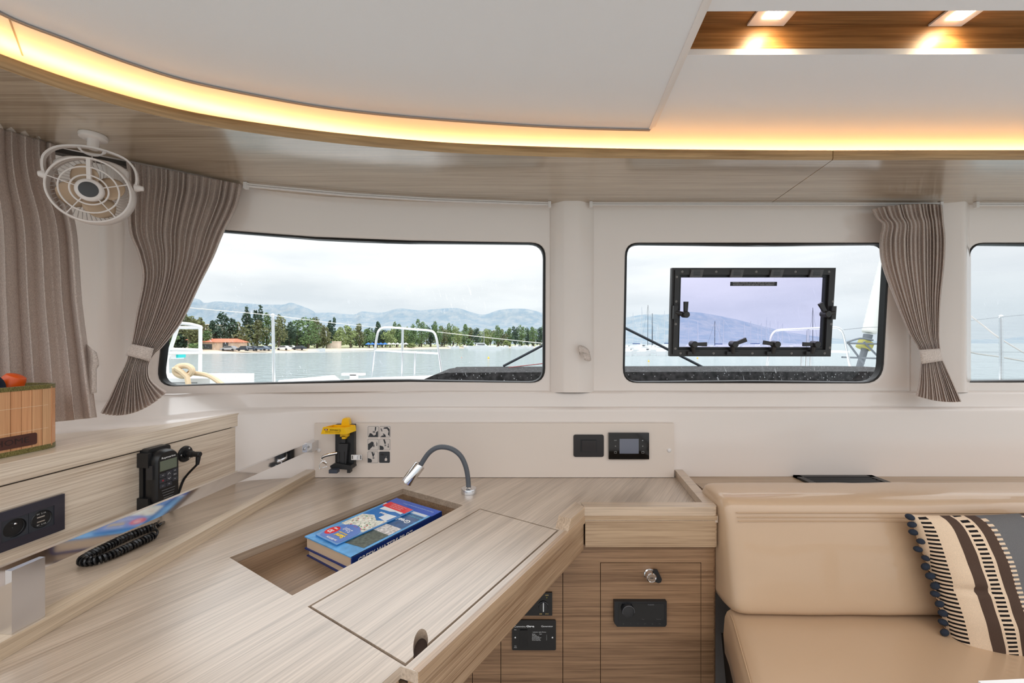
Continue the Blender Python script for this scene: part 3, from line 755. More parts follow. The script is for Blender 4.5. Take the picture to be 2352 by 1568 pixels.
# wooden shelf behind the sofa with its vent grille
sh = thing('shelf', 'narrow oak shelf along the wall behind the sofa', 'shelf', V(1.6, 1.35, ZD-.02))
MB().box(.63, 2.75, 1.23, 1.459, ZD-.018, ZD, .001).build('board', WX, sh)
vt = thing('vent_grille', 'black slatted air vent in the shelf behind the sofa', 'vent', V(1.14, 1.38, ZD))
vx0, vx1, vy0, vy1 = 1.008, 1.29, 1.30, 1.452
mb = MB(); mb.box(vx0, vx1, vy1-.02, vy1, ZD+.0005, ZD+.008, .002).box(vx0, vx1, vy0, vy0+.02, ZD+.0005, ZD+.008, .002)
mb.box(vx0, vx0+.022, vy0, vy1, ZD+.0005, ZD+.008, .002).box(vx1-.022, vx1, vy0, vy1, ZD+.0005, ZD+.008, .002); mb.build('frame', BLK, vt)
for k in range(7):
    y = vy0+.026+k*.0155; MB().hexa([(vx0+.02, y, ZD+.001), (vx1-.02, y, ZD+.001), (vx1-.02, y+.003, ZD+.001), (vx0+.02, y+.003, ZD+.001), (vx0+.02, y+.006, ZD+.007), (vx1-.02, y+.006, ZD+.007), (vx1-.02, y+.009, ZD+.007), (vx0+.02, y+.009, ZD+.007)]).build('slat', BLK, vt)
MB().box(vx0+.015, vx1-.015, vy0+.015, vy1-.015, ZD+.0003, ZD+.001).build('backing', BLKG, vt)

# ------------------------------------------------------------------ sofa
ZSEAT = -.722
sofa = thing('sofa', 'cream leather sofa with piped backrest beside the cabinet', 'sofa', V(1.4, .9, -1.28))
# backrest: profile swept along X, swelling leather
prof = [(1.098, -.722), (1.076, -.717), (1.060, -.706), (1.055, -.69), (1.058, -.66), (1.072, -.58), (1.090, -.50), (1.104, -.452), (1.118, -.434), (1.145, -.424), (1.19, -.421), (1.232, -.424), (1.252, -.436), (1.258, -.46), (1.262, -.60), (1.262, -.715), (1.20, -.7205)]
PC = catmull([V(0, y, z) for y, z in prof]+[V(0, prof[0][0], prof[0][1])], 4)[:-1]
cY, cZ = 1.16, -.58
X0, X1 = .5765, 2.7
mb = MB(); rings = []
stations = [(0, .55), (.004, .80), (.012, .92), (.024, .98), (.045, 1.0)]+[(.045+(X1-X0-.045)*k/40, 1.0) for k in range(1, 41)]
for dx, s in stations:
    R = []
    for p in PC:
        y = cY+(p.y-cY)*s; z = cZ+(p.z-cZ)*(1-(1-s)*.45)
        X = X0+dx
        if p.y < 1.12:
            y -= .006*math.sin(min(1, dx/.25)*math.pi/2)+.003*noise.noise(V(X*7, z*9, 0))
        elif p.z > -.45: z += .0025*noise.noise(V(X*9, y*12, 3))
        X += 0
        # top of the back leans over the cabinet end
        if dx < .3: X -= .0*max(0, (p.z+.5))
        R.append(mb.v((X, y, z)))
    rings.append(R)
n = len(PC)
for A, B in zip(rings, rings[1:]):
    for k in range(n): mb.f([A[k], A[(k+1) % n], B[(k+1) % n], B[k]])
mb.f(rings[0][::-1]); mb.f(rings[-1])
bk = mb.build('backrest', LEA, sofa, ang=70)
STI = mat('leather seam', rgb(186, 156, 124), .6)
for dz, rr in ((0, .0014), (-.011, .0010), (-.020, .0010)):
    path = [V(X0+.03+k*.05, 1.0985-dz*-.0+(-.0)+(0 if dz == 0 else dz*.32), -.4575+dz) for k in range(43)]
    path = [V(p.x, p.y-.0065+.0005, p.z) for p in path]
    MB().tube(path, rr, 6).build('stitching', STI, bk)
# seat
sl = [(1.06, .575), (.90, .520), (.60, .40), (.42, .33)]
mb = MB(); R = []
def seatx(y): return float(np.interp(-y, [-1.10, -1.06, -.90, -.60, -.40], [.578, .568, .512, .405, .33]))
for j in range(25):
    y = 1.10-.54*j/24; xa = seatx(y); row = []
    pr = [(.012, -.135), (0, -.12), (-.004, -.07), (0, -.022), (.006, -.008), (.018, 0), (.05, .002), (.12, .003)]
    for dx, dz in pr: row.append(mb.v((xa+dx, y, ZSEAT+dz+.003*noise.noise(V(dx*8, y*6, 1)))))
    for k in range(1, 22): 
        X = xa+.12+(2.7-xa-.12)*k/21; row.append(mb.v((X, y, ZSEAT+.003+.004*noise.noise(V(X*5, y*5, 2)))))
    row.append(mb.v((2.7, y, ZSEAT-.135))); R.append(row)
for A, B in zip(R, R[1:]):
    for i in range(len(A)): mb.f([A[i], A[(i+1) % len(A)], B[(i+1) % len(A)], B[i]])
mb.f(R[0]); mb.f(R[-1][::-1])
seat = mb.build('seat_cushion', LEA, sofa, ang=60)
MB().tube([V(seatx(1.08-.03*k)+.010, 1.08-.03*k, ZSEAT-.002) for k in range(17)], .0016, 6).build('piping', STI, seat)
MB().hexa([(.66, .60, -1.28), (2.7, .60, -1.28), (2.7, 1.2, -1.28), (.66, 1.2, -1.28), (.62, .60, ZSEAT-.136), (2.7, .60, ZSEAT-.136), (2.7, 1.2, ZSEAT-.136), (.62, 1.2, ZSEAT-.136)]).build('plinth', mat('dark plinth', rgb(60, 48, 40), .6), sofa)

# saloon table, only its corner reaches the frame
tbl = thing('saloon_table', 'white table corner in front of the sofa at the lower right', 'table', V(1.2, .45, -1.28))
zt = -.545
c0 = on_z(2247, 1563, zt); c1 = on_z(2352, 1558, zt)
dirt = (c1-c0).normalized()
far = c0+dirt*1.0; nr = V(dirt.y, -dirt.x, 0)
cc = [c0-nr*-.0, far, far+nr*.34, c0+nr*.34]
MB().prism([(p.x, p.y) for p in cc], zt-.028, zt, .006, 3).build('top', mat('white table', rgb(236, 234, 232), .25), tbl)
m_ = c0.lerp(far, .5)+nr*.25
MB(Matrix.Translation((m_.x, m_.y, 0))).lathe([(.14, -1.28), (.14, -1.27), (.03, -1.255), (.03, zt-.029)], n=24).build('leg', STEEL, tbl)
MB(Matrix.Translation((c0.x-.006, c0.y-.012, zt-.012))).lathe([(.005, -.006), (.0065, -.003), (.0065, .006), (.004, .009)], n=14).build('latch', STEEL, tbl)

# ================================================================== CURTAINS
def curtain(name, label, rows, npl, seed, ncol=None, mainmat=FAB, dirv=None, jit=.35, tie=None):
    """rows: (Lpx,Lpy,LY, Rpx,Rpy,RY, amp, sag_px)"""
    rnd = random.Random(seed)
    L = catmull([V(*at(r[0], r[1], r[2])) for r in rows], 8); R = catmull([V(*at(r[3], r[4], r[5])) for r in rows], 8)
    A = catmull([V(r[6], r[7], 0) for r in rows], 8)
    nc = ncol or npl*10
    edges = [0]
    for k in range(npl): edges.append(edges[-1]+1+rnd.uniform(-jit, jit))
    edges = [q/edges[-1] for q in edges]
    ph = [rnd.uniform(.7, 1.2) for _ in range(npl)]
    mb = MB(); G = []
    for j in range(len(L)):
        v = j/(len(L)-1); row = []
        for i in range(nc+1):
            u = i/nc; k = min(max(int(np.searchsorted(edges, u, 'right'))-1, 0), npl-1)
            w = (u-edges[k])/(edges[k+1]-edges[k])
            s = math.sin(math.pi*min(1, max(0, w)))**.65*ph[k]           # rounded fold with a sharp valley
            wob = .18*noise.noise(V(u*5+seed, v*3.2, seed*.3))
            p = L[j].lerp(R[j], u)
            sag = A[j].y*4*u*(1-u)
            p = p+V(0, 0, -sag/F*p.y)
            d = -p.normalized()
            lat = (R[j]-L[j])/npl
            row.append(mb.v(p+d*(A[j].x*1.35*(s-.5+wob))+lat*(.55*(w-.5)*-math.cos(math.pi*w)*0+.22*math.sin(2*math.pi*w))))
        G.append(row)
    for a, b in zip(G, G[1:]):
        for i in range(nc): mb.f([a[i], a[i+1], b[i+1], b[i]])
    t = thing(name, label, 'curtain', at(.5*(rows[-1][0]+rows[-1][3]), rows[-1][1], rows[-1][2]))
    o = mb.build('cloth', mainmat, t, ang=80)
    sm = o.modifiers.new('thickness', 'SOLIDIFY'); sm.thickness = .0012; sm.offset = 0
    return t
def tieback(t, quad, Y0, Y1, bulge=.02):
    """quad px: TL,TR,BR,BL of the band; a flattened sleeve round the gathered cloth"""
    TL, TR, BR, BL = quad; mb = MB(); R = []
    for j in range(5):
        v = j/4; row = []
        for i in range(24):
            a = 2*math.pi*i/24; u = .5-.5*math.cos(a)
            p = at(TL[0]+(TR[0]-TL[0])*u, TL[1]+(TR[1]-TL[1])*u, Y0+(Y1-Y0)*u); q = at(BL[0]+(BR[0]-BL[0])*u, BL[1]+(BR[1]-BL[1])*u, Y0+(Y1-Y0)*u)
            c = p.lerp(q, v); row.append(mb.v(c-c.normalized()*(bulge*math.sin(a)+.002*math.sin(v*math.pi))))
        R.append(row)
    for a, b in zip(R, R[1:]):
        for i in range(24): mb.f([a[i], a[(i+1) % 24], b[(i+1) % 24], b[i]])
    o = mb.build('tieback', FABT, t, ang=80); sm = o.modifiers.new('thickness', 'SOLIDIFY'); sm.thickness = .0016
FABT = fabric('linen band', rgb(190, 174, 164), rgb(232, 218, 208), (260, 260, 900))
# centre-left curtain gathered by a band
c2 = curtain('curtain', 'pleated grey-brown linen curtain tied back at the left of the large window', [
    (290, 371, 1.085, 556, 423, 1.235, .016, 0), (294, 410, 1.09, 548, 462, 1.235, .022, 0), (293, 455, 1.10, 536, 492, 1.23, .020, 0), (297, 530, 1.115, 513, 536, 1.23, .018, 0), (318, 585, 1.13, 490, 592, 1.22, .017, 0),
    (328, 640, 1.14, 460, 652, 1.21, .016, 0), (313, 725, 1.15, 420, 735, 1.20, .014, 0), (303, 785, 1.16, 376, 793, 1.185, .011, 1), (297, 806, 1.16, 356, 812, 1.18, .009, 2), (288, 836, 1.16, 342, 838, 1.175, .010, 2),
    (270, 872, 1.15, 345, 868, 1.17, .015, 6), (250, 915, 1.145, 364, 887, 1.165, .020, 12), (231, 948, 1.14, 384, 899, 1.165, .024, 24)], 19, 3)
tieback(c2, [(300, 789), (354, 800), (344, 830), (288, 815)], 1.150, 1.165, .018)
# left curtain hanging loose
c1 = curtain('curtain', 'loose grey-brown linen curtain hanging behind the bamboo basket at the left', [
    (-110, 262, .86, 126, 331, 1.0, .030, 0), (-110, 330, .86, 128, 372, 1.0, .034, 0), (-110, 410, .87, 140, 420, 1.01, .032, 0), (-110, 520, .88, 174, 520, 1.03, .034, 0), (-110, 680, .89, 188, 690, 1.05, .034, 0),
    (-110, 800, .90, 202, 800, 1.06, .034, 0), (-110, 900, .90, 214, 900, 1.06, .034, 0), (-110, 985, .90, 222, 958, 1.06, .034, 3)], 7, 11, ncol=150, jit=.45)
mb = MB()
mb.grid(lambda u, v: at(198+22*u+(8*math.sin(v*3)*u if v < .4 else 0), 788+22*u*(1-v)+v*(118-4*u), 1.072-.012*math.sin(u*3)), 8, 10)
fo = mb.build('loose_band', FABT, c1); sm = fo.modifiers.new('thickness', 'SOLIDIFY'); sm.thickness = .002
# right curtain
c3 = curtain('curtain', 'pleated grey-brown linen curtain tied back between the hatch window and the right window', [
    (2001, 480, 1.385, 2164, 470, 1.39, .014, -6), (2012, 500, 1.385, 2166, 492, 1.39, .018, 0), (2026, 516, 1.385, 2167, 508, 1.39, .012, 3), (2020, 556, 1.385, 2171, 548, 1.395, .017, 0), (2026, 610, 1.39, 2169, 605, 1.40, .016, 0), (2056, 690, 1.40, 2160, 690, 1.41, .013, 0),
    (2086, 760, 1.41, 2157, 765, 1.42, .011, 0), (2108, 797, 1.42, 2159, 797, 1.425, .008, 0), (2116, 822, 1.42, 2164, 824, 1.425, .008, 0), (2114, 845, 1.415, 2172, 842, 1.42, .010, 2), (2110, 880, 1.405, 2192, 886, 1.41, .014, 5), (2104, 908, 1.395, 2208, 922, 1.40, .018, 6)], 17, 5)
tieback(c3, [(2111, 803), (2159, 800), (2166, 828), (2116, 836)], 1.408, 1.41, .016)
# dark strip added above the two left curtains to stand for the slot's shade
shade_pts = [on_z(px, py, ZS-.006) for px, py in ((-60, 292), (60, 324), (160, 346), (293, 373), (398, 394), (470, 409), (548, 427))]
shade_strip = MB(); shade_strip.sweep(catmull([p+V(-.012, .02, 0) for p in shade_pts], 5), [(-.012, -.007), (.012, -.007), (.012, .005), (-.012, .005)])
tag(shade_strip.build('curtain_track', mat('slot shade', rgb(70, 62, 56), .7)), 'dark strip standing in for shade under the soffit behind the fan', 'rail')
# empty tie strap on the pillar
st = on_wall(1338, 812, .04)
mb = MB(); path = []
for k in range(15):
    a = math.radians(200-300*k/14); path.append(V(st.x+.004+.022*math.cos(a), st.y-.012-.012*(1-math.cos(a-.3))*.6, st.z+.002-.010*math.cos(a)+.012*math.sin(a)))
R = [[mb.v(p+V(-.003, 0, .013)), mb.v(p+V(.003, 0, -.013))] for p in path]
for A, B in zip(R, R[1:]): mb.f([A[0], A[1], B[1], B[0]])
o = mb.build('curtain_strap', FABT, ang=80); sm = o.modifiers.new('thickness', 'SOLIDIFY'); sm.thickness = .002
tag(o, 'small empty linen curtain strap on the pillar between the two windows', 'strap')

# ================================================================== CABIN FAN
fc = at(205, 436, .935)
fn = V(.50, -.84, -.10).normalized()
FM = frame(fc, fn) @ Matrix.Scale(.70, 4)
fan = thing('cabin_fan', 'round white cabin fan hanging from the oak soffit by the left curtains', 'fan', fc+V(-.03, .05, -.1))
FW = mat('fan plastic', rgb(226, 216, 210), .4)
FANR = .102
def circ(r, z, n=48): return [V(r*math.cos(2*math.pi*k/n), r*math.sin(2*math.pi*k/n), z) for k in range(n)]
for r, q in ((FANR, .0032), (.073, .0026), (.047, .0026)):
    MB(FM).tube(circ(r, .0), q, 8, True).build('grille_ring', FW, fan)
mb = MB(FM)
nn = 56; A = [[mb.v((r*math.cos(2*math.pi*k/nn), r*math.sin(2*math.pi*k/nn), z)) for k in range(nn)] for r, z in ((FANR+.001, .002), (FANR+.006, -.012), (FANR+.006, -.045), (FANR+.003, -.047), (FANR+.003, -.012), (FANR-.002, .001))]
for a, b in zip(A, A[1:]+A[:1]):
    for k in range(nn): mb.f([a[k], a[(k+1) % nn], b[(k+1) % nn], b[k]])
mb.build('shroud', FW, fan, ang=60)
for k in range(5):
    a = math.radians(92+72*k); c, s_ = math.cos(a), math.sin(a)
    if k == 0:
        MB(FM).hexa([(-.007, .03, -.004), (.007, .03, -.004), (.007, FANR, -.004), (-.007, FANR, -.004), (-.005, .03, .002), (.005, .03, .002), (.005, FANR, .002), (-.005, FANR, .002)], .001).build('spoke', FW, fan)
    else: MB(FM).tube([V(c*.03, s_*.03, 0), V(c*FANR, s_*FANR, 0)], .0018, 6).build('spoke', FW, fan)
MB(FM).lathe([(.0, .006), (.024, .006), (.030, .005), (.036, .001), (.037, -.006), (.034, -.02)], n=36, cap=False).build('hub', FW, fan, ang=50)
MB(FM).lathe([(.0245, .0055), (.0245, .0075), (.022, .0085), (.0005, .0095)], n=32).build('hub_cap', mat('hub cap', rgb(66, 64, 64), .45), fan)
# blades
BLM = mat('fan blade', rgb(196, 168, 140), .5)
for k in range(4):
    mb = MB(FM @ Matrix.Rotation(math.radians(20+90*k), 4, 'Z'))
    def bl(u, v):
        r = .02+.068*v; wdt = (.022+.030*math.sin(math.pi*(.15+.75*v)))
        a = (u-.5)*2; return V(a*wdt*.75, r*math.cos(a*.25)-.006*a*a*v, -.026+.014*a)
    mb.grid(bl, 8, 8); o = mb.build('blade', BLM, fan); sm = o.modifiers.new('t', 'SOLIDIFY'); sm.thickness = .0015
# rear guard of radial bars
mb = MB(FM)
for k in range(48):
    a = 2*math.pi*k/48; b = a+.35
    mb.tube([V(.035*math.cos(a), .035*math.sin(a), -.058), V(.075*math.cos(a+.2), .075*math.sin(a+.2), -.054), V(.105*math.cos(b), .105*math.sin(b), -.045)], .0012, 4)
o = mb.build('rear_guard', FW, fan); 
MB(FM).lathe([(.0, -.064), (.036, -.062), (.038, -.05), (.036, -.03)], n=28, cap=False).build('motor', FW, fan)
# yoke arch over the shroud and the foot on the soffit
yk = [V(-.108, .030, -.03), V(-.114, .062, -.034), V(-.110, .098, -.040), V(-.082, .130, -.046), V(-.03, .146, -.05), V(.02, .146, -.05), V(.078, .130, -.046), V(.106, .098, -.040), V(.113, .062, -.034), V(.109, .030, -.03)]
yk = catmull(yk, 4)
mb = MB(FM); mb.sweep(yk, [(-.003, -.010), (.003, -.010), (.003, .010), (-.003, .010)], up=V(0, 0, 1)); mb.build('yoke', FW, fan, ang=50)
for k in range(2):
    s_ = (-1, 1)[k]
    m2 = FM @ Matrix.Translation((s_*.112, .034, -.03)) @ Matrix.Rotation(s_*math.pi/2, 4, 'Y')
    MB(m2).lathe([(.013, -.006), (.013, .002), (.011, .006), (.009, .012), (.008, .012+.006*(k)), (.0005, .013+.006*k)], n=12).build('knob', FW, fan, ang=30)
mb = MB(FM); mb.grid(lambda u, v: V(-.09+.18*u, (FANR-.002)*math.sqrt(max(0, 1-(-.88+1.76*u)**2))+.002+v*(.028*abs(2*u-1)**1.5+.004), -.03-.012*v), 18, 3)
o = mb.build('mount_web', FW, fan); sm = o.modifiers.new('t', 'SOLIDIFY'); sm.thickness = .004
top = FM @ V(0, .147, -.05)
ft = on_z(205, 316, ZS-.004)
mb = MB(); mb.tube([top, V(top.x-.004, top.y+.004, ZS-.010)], .011, 14); mb.build('swivel', FW, fan)
MB(Matrix.Translation((top.x-.004, top.y+.004, 0))).lathe([(.020, ZS-.0125), (.025, ZS-.010), (.026, ZS-.003), (.025, ZS-.0004)], n=32).build('foot', FW, fan, ang=40)
mb = MB(FM); mb.grid(lambda u, v: V((.034*(1-.25*v))*math.cos(math.pi+math.pi*u), .142-.020*math.sin(math.pi*u)*(.6+.4*v)-.002*v, -.042+.006*v), 12, 3)
o = mb.build('clip', FW, fan); sm = o.modifiers.new('t', 'SOLIDIFY'); sm.thickness = .003
MB(FM).tube([V(-.002, .122-.004*k, -.044) for k in range(8)], [.002 if k % 2 else .0012 for k in range(8)], 6).build('chain', FW, fan)

# ================================================================== BASKET AND CONTENTS ON THE LEDGE
ZL = -.241
b0 = on_z(140, 1024, ZL); bdir = pdir
# local: x along the ledge to the far end, y towards the wall
bo = on_z(147, 1023, ZL)+V(-.004, 0, 0)
bn = V(-pn_.x, -pn_.y, 0)
BM_ = Matrix(((pdir.x, bn.x, 0, bo.x), (pdir.y, bn.y, 0, bo.y), (0, 0, 1, ZL+.0005), (0, 0, 0, 1)))
BW, BD, BH = .30, .115, .146
bas = thing('bamboo_basket', 'bamboo slat basket with olive cloth trim standing on the ledge', 'basket', bo+V(-.07, -.12, 0))
loop = rrect(BW, BD, .035, 8, -BW/2, BD/2-.004)
def per(loop):
    d = [0]
    P = [Vector(p) for p in loop]; P.append(P[0])
    for a, c in zip(P, P[1:]): d.append(d[-1]+(c-a).length)
    return P, d
LP, LD = per(loop)
def lpos(s):
    s %= LD[-1]; j = int(np.searchsorted(LD, s, 'right'))-1; j = min(j, len(LP)-2)
    q = (s-LD[j])/max(LD[j+1]-LD[j], 1e-9); p = LP[j].lerp(LP[j+1], q); t_ = (LP[j+1]-LP[j]).normalized(); return p, t_, Vector((t_.y, -t_.x))
nsl = int(LD[-1]/.0172)
rnd = random.Random(4)
BAM = [wood('bamboo %d' % k, 0, math.pi/2, light=(226, 166+k*6, 118+k*7), dark=(192, 128+k*6, 82+k*7), fine=420, rough=.45) for k in range(3)]
for k in range(nsl):
    s0_ = LD[-1]*k/nsl; p, t_, n_ = lpos(s0_+LD[-1]/nsl/2); hw = LD[-1]/nsl/2-.0005
    q = [p-t_*hw, p+t_*hw, p+t_*hw-n_*.0022, p-t_*hw-n_*.0022]; q = [(a.x, a.y) for a in q]
    MB(BM_).prism(q, .006, BH-.004, .0006, 1).build('slat', BAM[k % 3 if k % 5 else rnd.randint(0, 2)], bas)
OLV = fabric('olive tape', rgb(86, 78, 36), rgb(132, 122, 70), (700, 700, 300))
def bandloop(z0, z1, off, name, m):
    mb = MB(BM_); P = []
    for k in range(72):
        p, t_, n_ = lpos(LD[-1]*k/72); P.append((p+n_*off, p-n_*(off+.0025)))
    R = [[mb.v((a.x, a.y, z0)), mb.v((a.x, a.y, z1)), mb.v((c.x, c.y, z1)), mb.v((c.x, c.y, z0))] for a, c in P]
    for i in range(72):
        for j in range(4): mb.f([R[i][j], R[i][(j+1) % 4], R[(i+1) % 72][(j+1) % 4], R[(i+1) % 72][j]])
    mb.build(name, m, bas)
bandloop(BH-.0085, BH+.001, .0012, 'top_trim', OLV); bandloop(0, .0105, .0012, 'bottom_trim', OLV)
bandloop(.048, .0486, .0004, 'thread', mat('thread', rgb(236, 214, 180), .6)); bandloop(.100, .1006, .0004, 'thread', mat('thread', rgb(236, 214, 180), .6))
mb = MB(BM_); mb.prism(rrect(BW-.008, BD-.008, .03, 6, -BW/2, BD/2-.004), .004, .010); mb.build('bottom', OLV, bas)
LBR = mat('brown leather patch', rgb(74, 34, 24), .45)
BFR = Fr(bo, pn_)
xq = BFR.l(80, 1010)[0]
mb = MB(Matrix(((pdir.x, 0, pn_.x, bo.x), (pdir.y, 0, pn_.y, bo.y), (0, 1, 0, ZL+.0005), (0, 0, 0, 1))))
pw = .085; px1_ = xq
mb.prism(rrect(pw, .026, .004, 4, px1_-pw/2, .029), .0043, .0062, .0004, 1)
patch = mb.build('name_patch', LBR, bas)
text('HOME', Matrix(((pdir.x, 0, pn_.x, bo.x), (pdir.y, 0, pn_.y, bo.y), (0, 1, 0, ZL+.0005), (0, 0, 0, 1))), px1_-.041, .029, .0125, mat('debossed', rgb(40, 16, 12), .5), patch, z=.0065, width=.054)
# orange capsule
oc = BM_ @ V(-.058, .050, 0)
OR = mat('orange plastic', rgb(236, 92, 20), .3)
om = Matrix.Translation(oc+V(0, 0, .150)) @ Matrix.Rotation(math.radians(24), 4, 'Y') @ Matrix.Rotation(math.radians(-10), 4, 'X')
ot = thing('orange_cap', 'translucent orange ribbed cap lying in the bamboo basket', 'cap', oc+V(0, 0, .12))
MB(om).lathe([(.024, -.022), (.0245, -.014), (.0225, -.013), (.0215, -.006), (.0185, .012), (.016, .019), (.010, .022), (.0005, .0225)], n=20).build('shell', OR, ot, ang=30)
MB(om).tube(circ(.0242, -.018, 24), .0016, 6, True).build('rim', OR, ot)
# navy cloth loop
nv = BM_ @ V(-.118, .045, 0)
nb_ = thing('navy_strap', 'dark navy fabric strap looped in the bamboo basket', 'strap', nv+V(0, 0, .12))
mb = MB(Matrix.Translation(nv+V(0, 0, .148)) @ frame(V(), pn_))
arc = [V(.038*math.cos(math.radians(a)), .036*math.sin(math.radians(a))-.004, 0) for a in range(-10, 195, 12)]
R = [[mb.v(p+V(0, 0, -.022)), mb.v(p+V(0, 0, .018))] for p in arc]
for A, B in zip(R, R[1:]): mb.f([A[0], A[1], B[1], B[0]])
o = mb.build('loop', NAVY, nb_); sm = o.modifiers.new('t', 'SOLIDIFY'); sm.thickness = .005
MB(Matrix.Translation(nv+V(0, 0, .138)) @ frame(V(), pn_)).box(-.052, .05, -.03, .006, -.03, .022, .006, 3).build('pouch', NAVY, nb_)

# ================================================================== SOCKETS, HANDSET AND PLUG ON THE LEDGE PANEL
def pbox(fr, px0, py0, px1, py1, z0, z1, b=0, seg=2, mb=None):
    a = fr.l(px0, py0, z1); c = fr.l(px1, py1, z1)
    return (mb or MB(fr.M)).box(min(a[0], c[0]), max(a[0], c[0]), min(a[1], c[1]), max(a[1], c[1]), z0, z1, b, seg)
so1 = PAN.l(149, 1133, .008); so2 = PAN.l(151, 1214, .008)
sx1 = so1[0]; sy1 = so1[1]; sy0 = so2[1]; sh_ = sy1-sy0; swd = sh_*1.98
sk = thing('socket_plate', 'anthracite double socket plate with USB ports on the oak panel', 'socket', PAN.w(sx1-swd/2, sy0, 0))
SM = PAN.M
NVB = mat('plate smoke', rgb(52, 50, 60), .18)
m_in = sh_*.235
ix1 = sx1-m_in; ix0 = ix1-2*(sh_-2*m_in); iy0, iy1 = sy0+m_in, sy1-m_in; im = .5*(ix0+ix1)
mb = MB(SM)
for x0, x1, y0, y1 in ((ix0-m_in, ix0, sy0, sy1), (ix1, sx1, sy0, sy1), (ix0, ix1, sy0, iy0), (ix0, ix1, iy1, sy1)): mb.box(x0, x1, y0, y1, .0005, .008)
mb.build('frame', NVB, sk, smooth=False)
r_ = (iy1-iy0)*.43; cyy = .5*(iy0+iy1)
def ringplate(x0, x1, name, inner):
    mb = MB(SM); plate_loop = [(x0, iy0), (x1, iy0), (x1, iy1), (x0, iy1)]
    cxx = .5*(x0+x1); hole = [(cxx+r_*math.cos(2*math.pi*k/32), cyy+r_*math.sin(2*math.pi*k/32)) for k in range(32)]
    plate(mb, plate_loop, [hole], .0005, .0065); o = mb.build(name, ANTH, sk, smooth=False)
    return cxx, o
cxx, so_ = ringplate(ix0, im-.0004, 'outlet', True)
MB(SM).lathe([(r_, .0065), (r_*.98, .0016), (r_*.94, .0010), (.0005, .0008)], (cxx, cyy, 0), 32, False).build('well', BLK, so_)
MB(SM).lathe([(.0024, .0008), (.0024, .005), (.0012, .0065)], (cxx+.002, cyy+r_*.42, 0), 12).build('earth_pin', STEEL, so_)
cxx, us_ = ringplate(im+.0004, ix1, 'usb_module', False)
MB(SM).lathe([(r_, .0055), (r_*.92, .0075), (r_*.84, .0055), (.0005, .0055)], (cxx, cyy, 0), 32, False).build('bezel', BLK, us_)
for k in (-1, 1):
    MB(SM).box(cxx-.0075, cxx+.0055, cyy+k*.0048-.0012, cyy+k*.0048+.0012, .0055, .0062).build('usb_port', STEEL, us_)
    text('5V  2.1A', SM, cxx, cyy+k*.0115, .0026, WPAINT, us_, z=.0058, width=.0155)

# handset on its cradle
hs = thing('radio_handset', 'black marine radio handset in its cradle on the oak panel', 'radio', PAN.w(-.27, -.45, 0))
h0 = PAN.l(408, 1060, .052); hx1 = PAN.l(411, 1080, .052)[0]; hx0 = PAN.l(360, 1090, .052)[0]
hy1 = PAN.l(395, 1030, .05)[1]; hy0 = PAN.l(388, 1158, .05)[1]
cw = hx1-hx0; ccx = .5*(hx0+hx1); ccy = .5*(hy0+hy1); hh_ = hy1-hy0
HB = mat('handset black', rgb(20, 20, 22), .38); HS = mat('handset side', rgb(44, 43, 45), .5)
def capsule(w, h, n=10): return rrect(w, h, w*.48, n, ccx, ccy)
mb = MB(PAN.M)
R = []
for w, h, z in ((cw*.86, hh_*.94, .012), (cw*1.0, hh_*1.0, .018), (cw*1.06, hh_*1.03, .032), (cw*1.04, hh_*1.02, .044), (cw*.98, hh_*.985, .050), (cw*.92, hh_*.955, .053)):
    R.append([mb.v((x, y, z)) for x, y in rrect(w, h, w*.44, 10, ccx, ccy)])
for A, B in zip(R, R[1:]):
    for i in range(len(A)): mb.f([A[i], A[(i+1) % len(A)], B[(i+1) % len(A)], B[i]])
mb.f(R[0][::-1]); mb.f(R[-1]); body = mb.build('body', HB, hs, ang=40)
zf = .0532
def fx(u): return ccx+u*cw*.5
def fy(v): return ccy+v*hh_*.5
MB(PAN.M).box(fx(-.76), fx(.76), fy(.30), fy(.66), zf-.001, zf+.0004).build('screen', mat('lcd', rgb(104, 112, 96), .12), body)
KEY = mat('handset key', rgb(54, 56, 64), .4)
keys = [(-.8, -.28, .07, .22, '<'), (-.8, -.28, -.12, .04, ''), (-.8, -.28, -.30, -.15, '-'), (-.24, .28, -.12, .24, ''), (-.24, .28, -.30, -.15, '='), (.32, .8, .14, .26, 'o'), (.32, .8, -.01, .12, 'HI/LO'), (.32, .8, -.18, -.04, '+')]
for i, (u0, u1, v0, v1, s_) in enumerate(keys):
    kb = MB(PAN.M).box(fx(u0), fx(u1), fy(v0), fy(v1), zf-.001, zf+.0012, .0004, 1).build('key', KEY, body)
    if s_: text(s_, PAN, fx(.5*(u0+u1)), fy(.5*(v0+v1)), .0032, WPAINT, kb, z=zf+.0014, width=min(.008, .0045*max(1, len(s_)*.5)))
    if i == 3:
        for sg in (1, -1): MB(PAN.M).tube([V(fx(-.1), fy(.06+sg*.06), zf+.0014), V(fx(.02), fy(.06+sg*.12), zf+.0014), V(fx(.14), fy(.06+sg*.06), zf+.0014)], .0004, 4).build('arrow_mark', WPAINT, kb)
text('16', PAN, fx(-.54), fy(-.04), .004, mat('red print', rgb(200, 30, 50), .5), body, z=zf+.0014, bold=.0002)
text('Raymarine', PAN, fx(0), fy(.755), .0048, WPAINT, body, z=zf+.0004, bold=.0001, width=cw*.62)
for k in range(4):
    v = -.40-.095*k; w = .60-.06*k; MB(PAN.M).box(fx(-w), fx(w), fy(v)-.0006, fy(v)+.0006, zf-.0005, zf+.0004).build('speaker_slot', GREY, body)
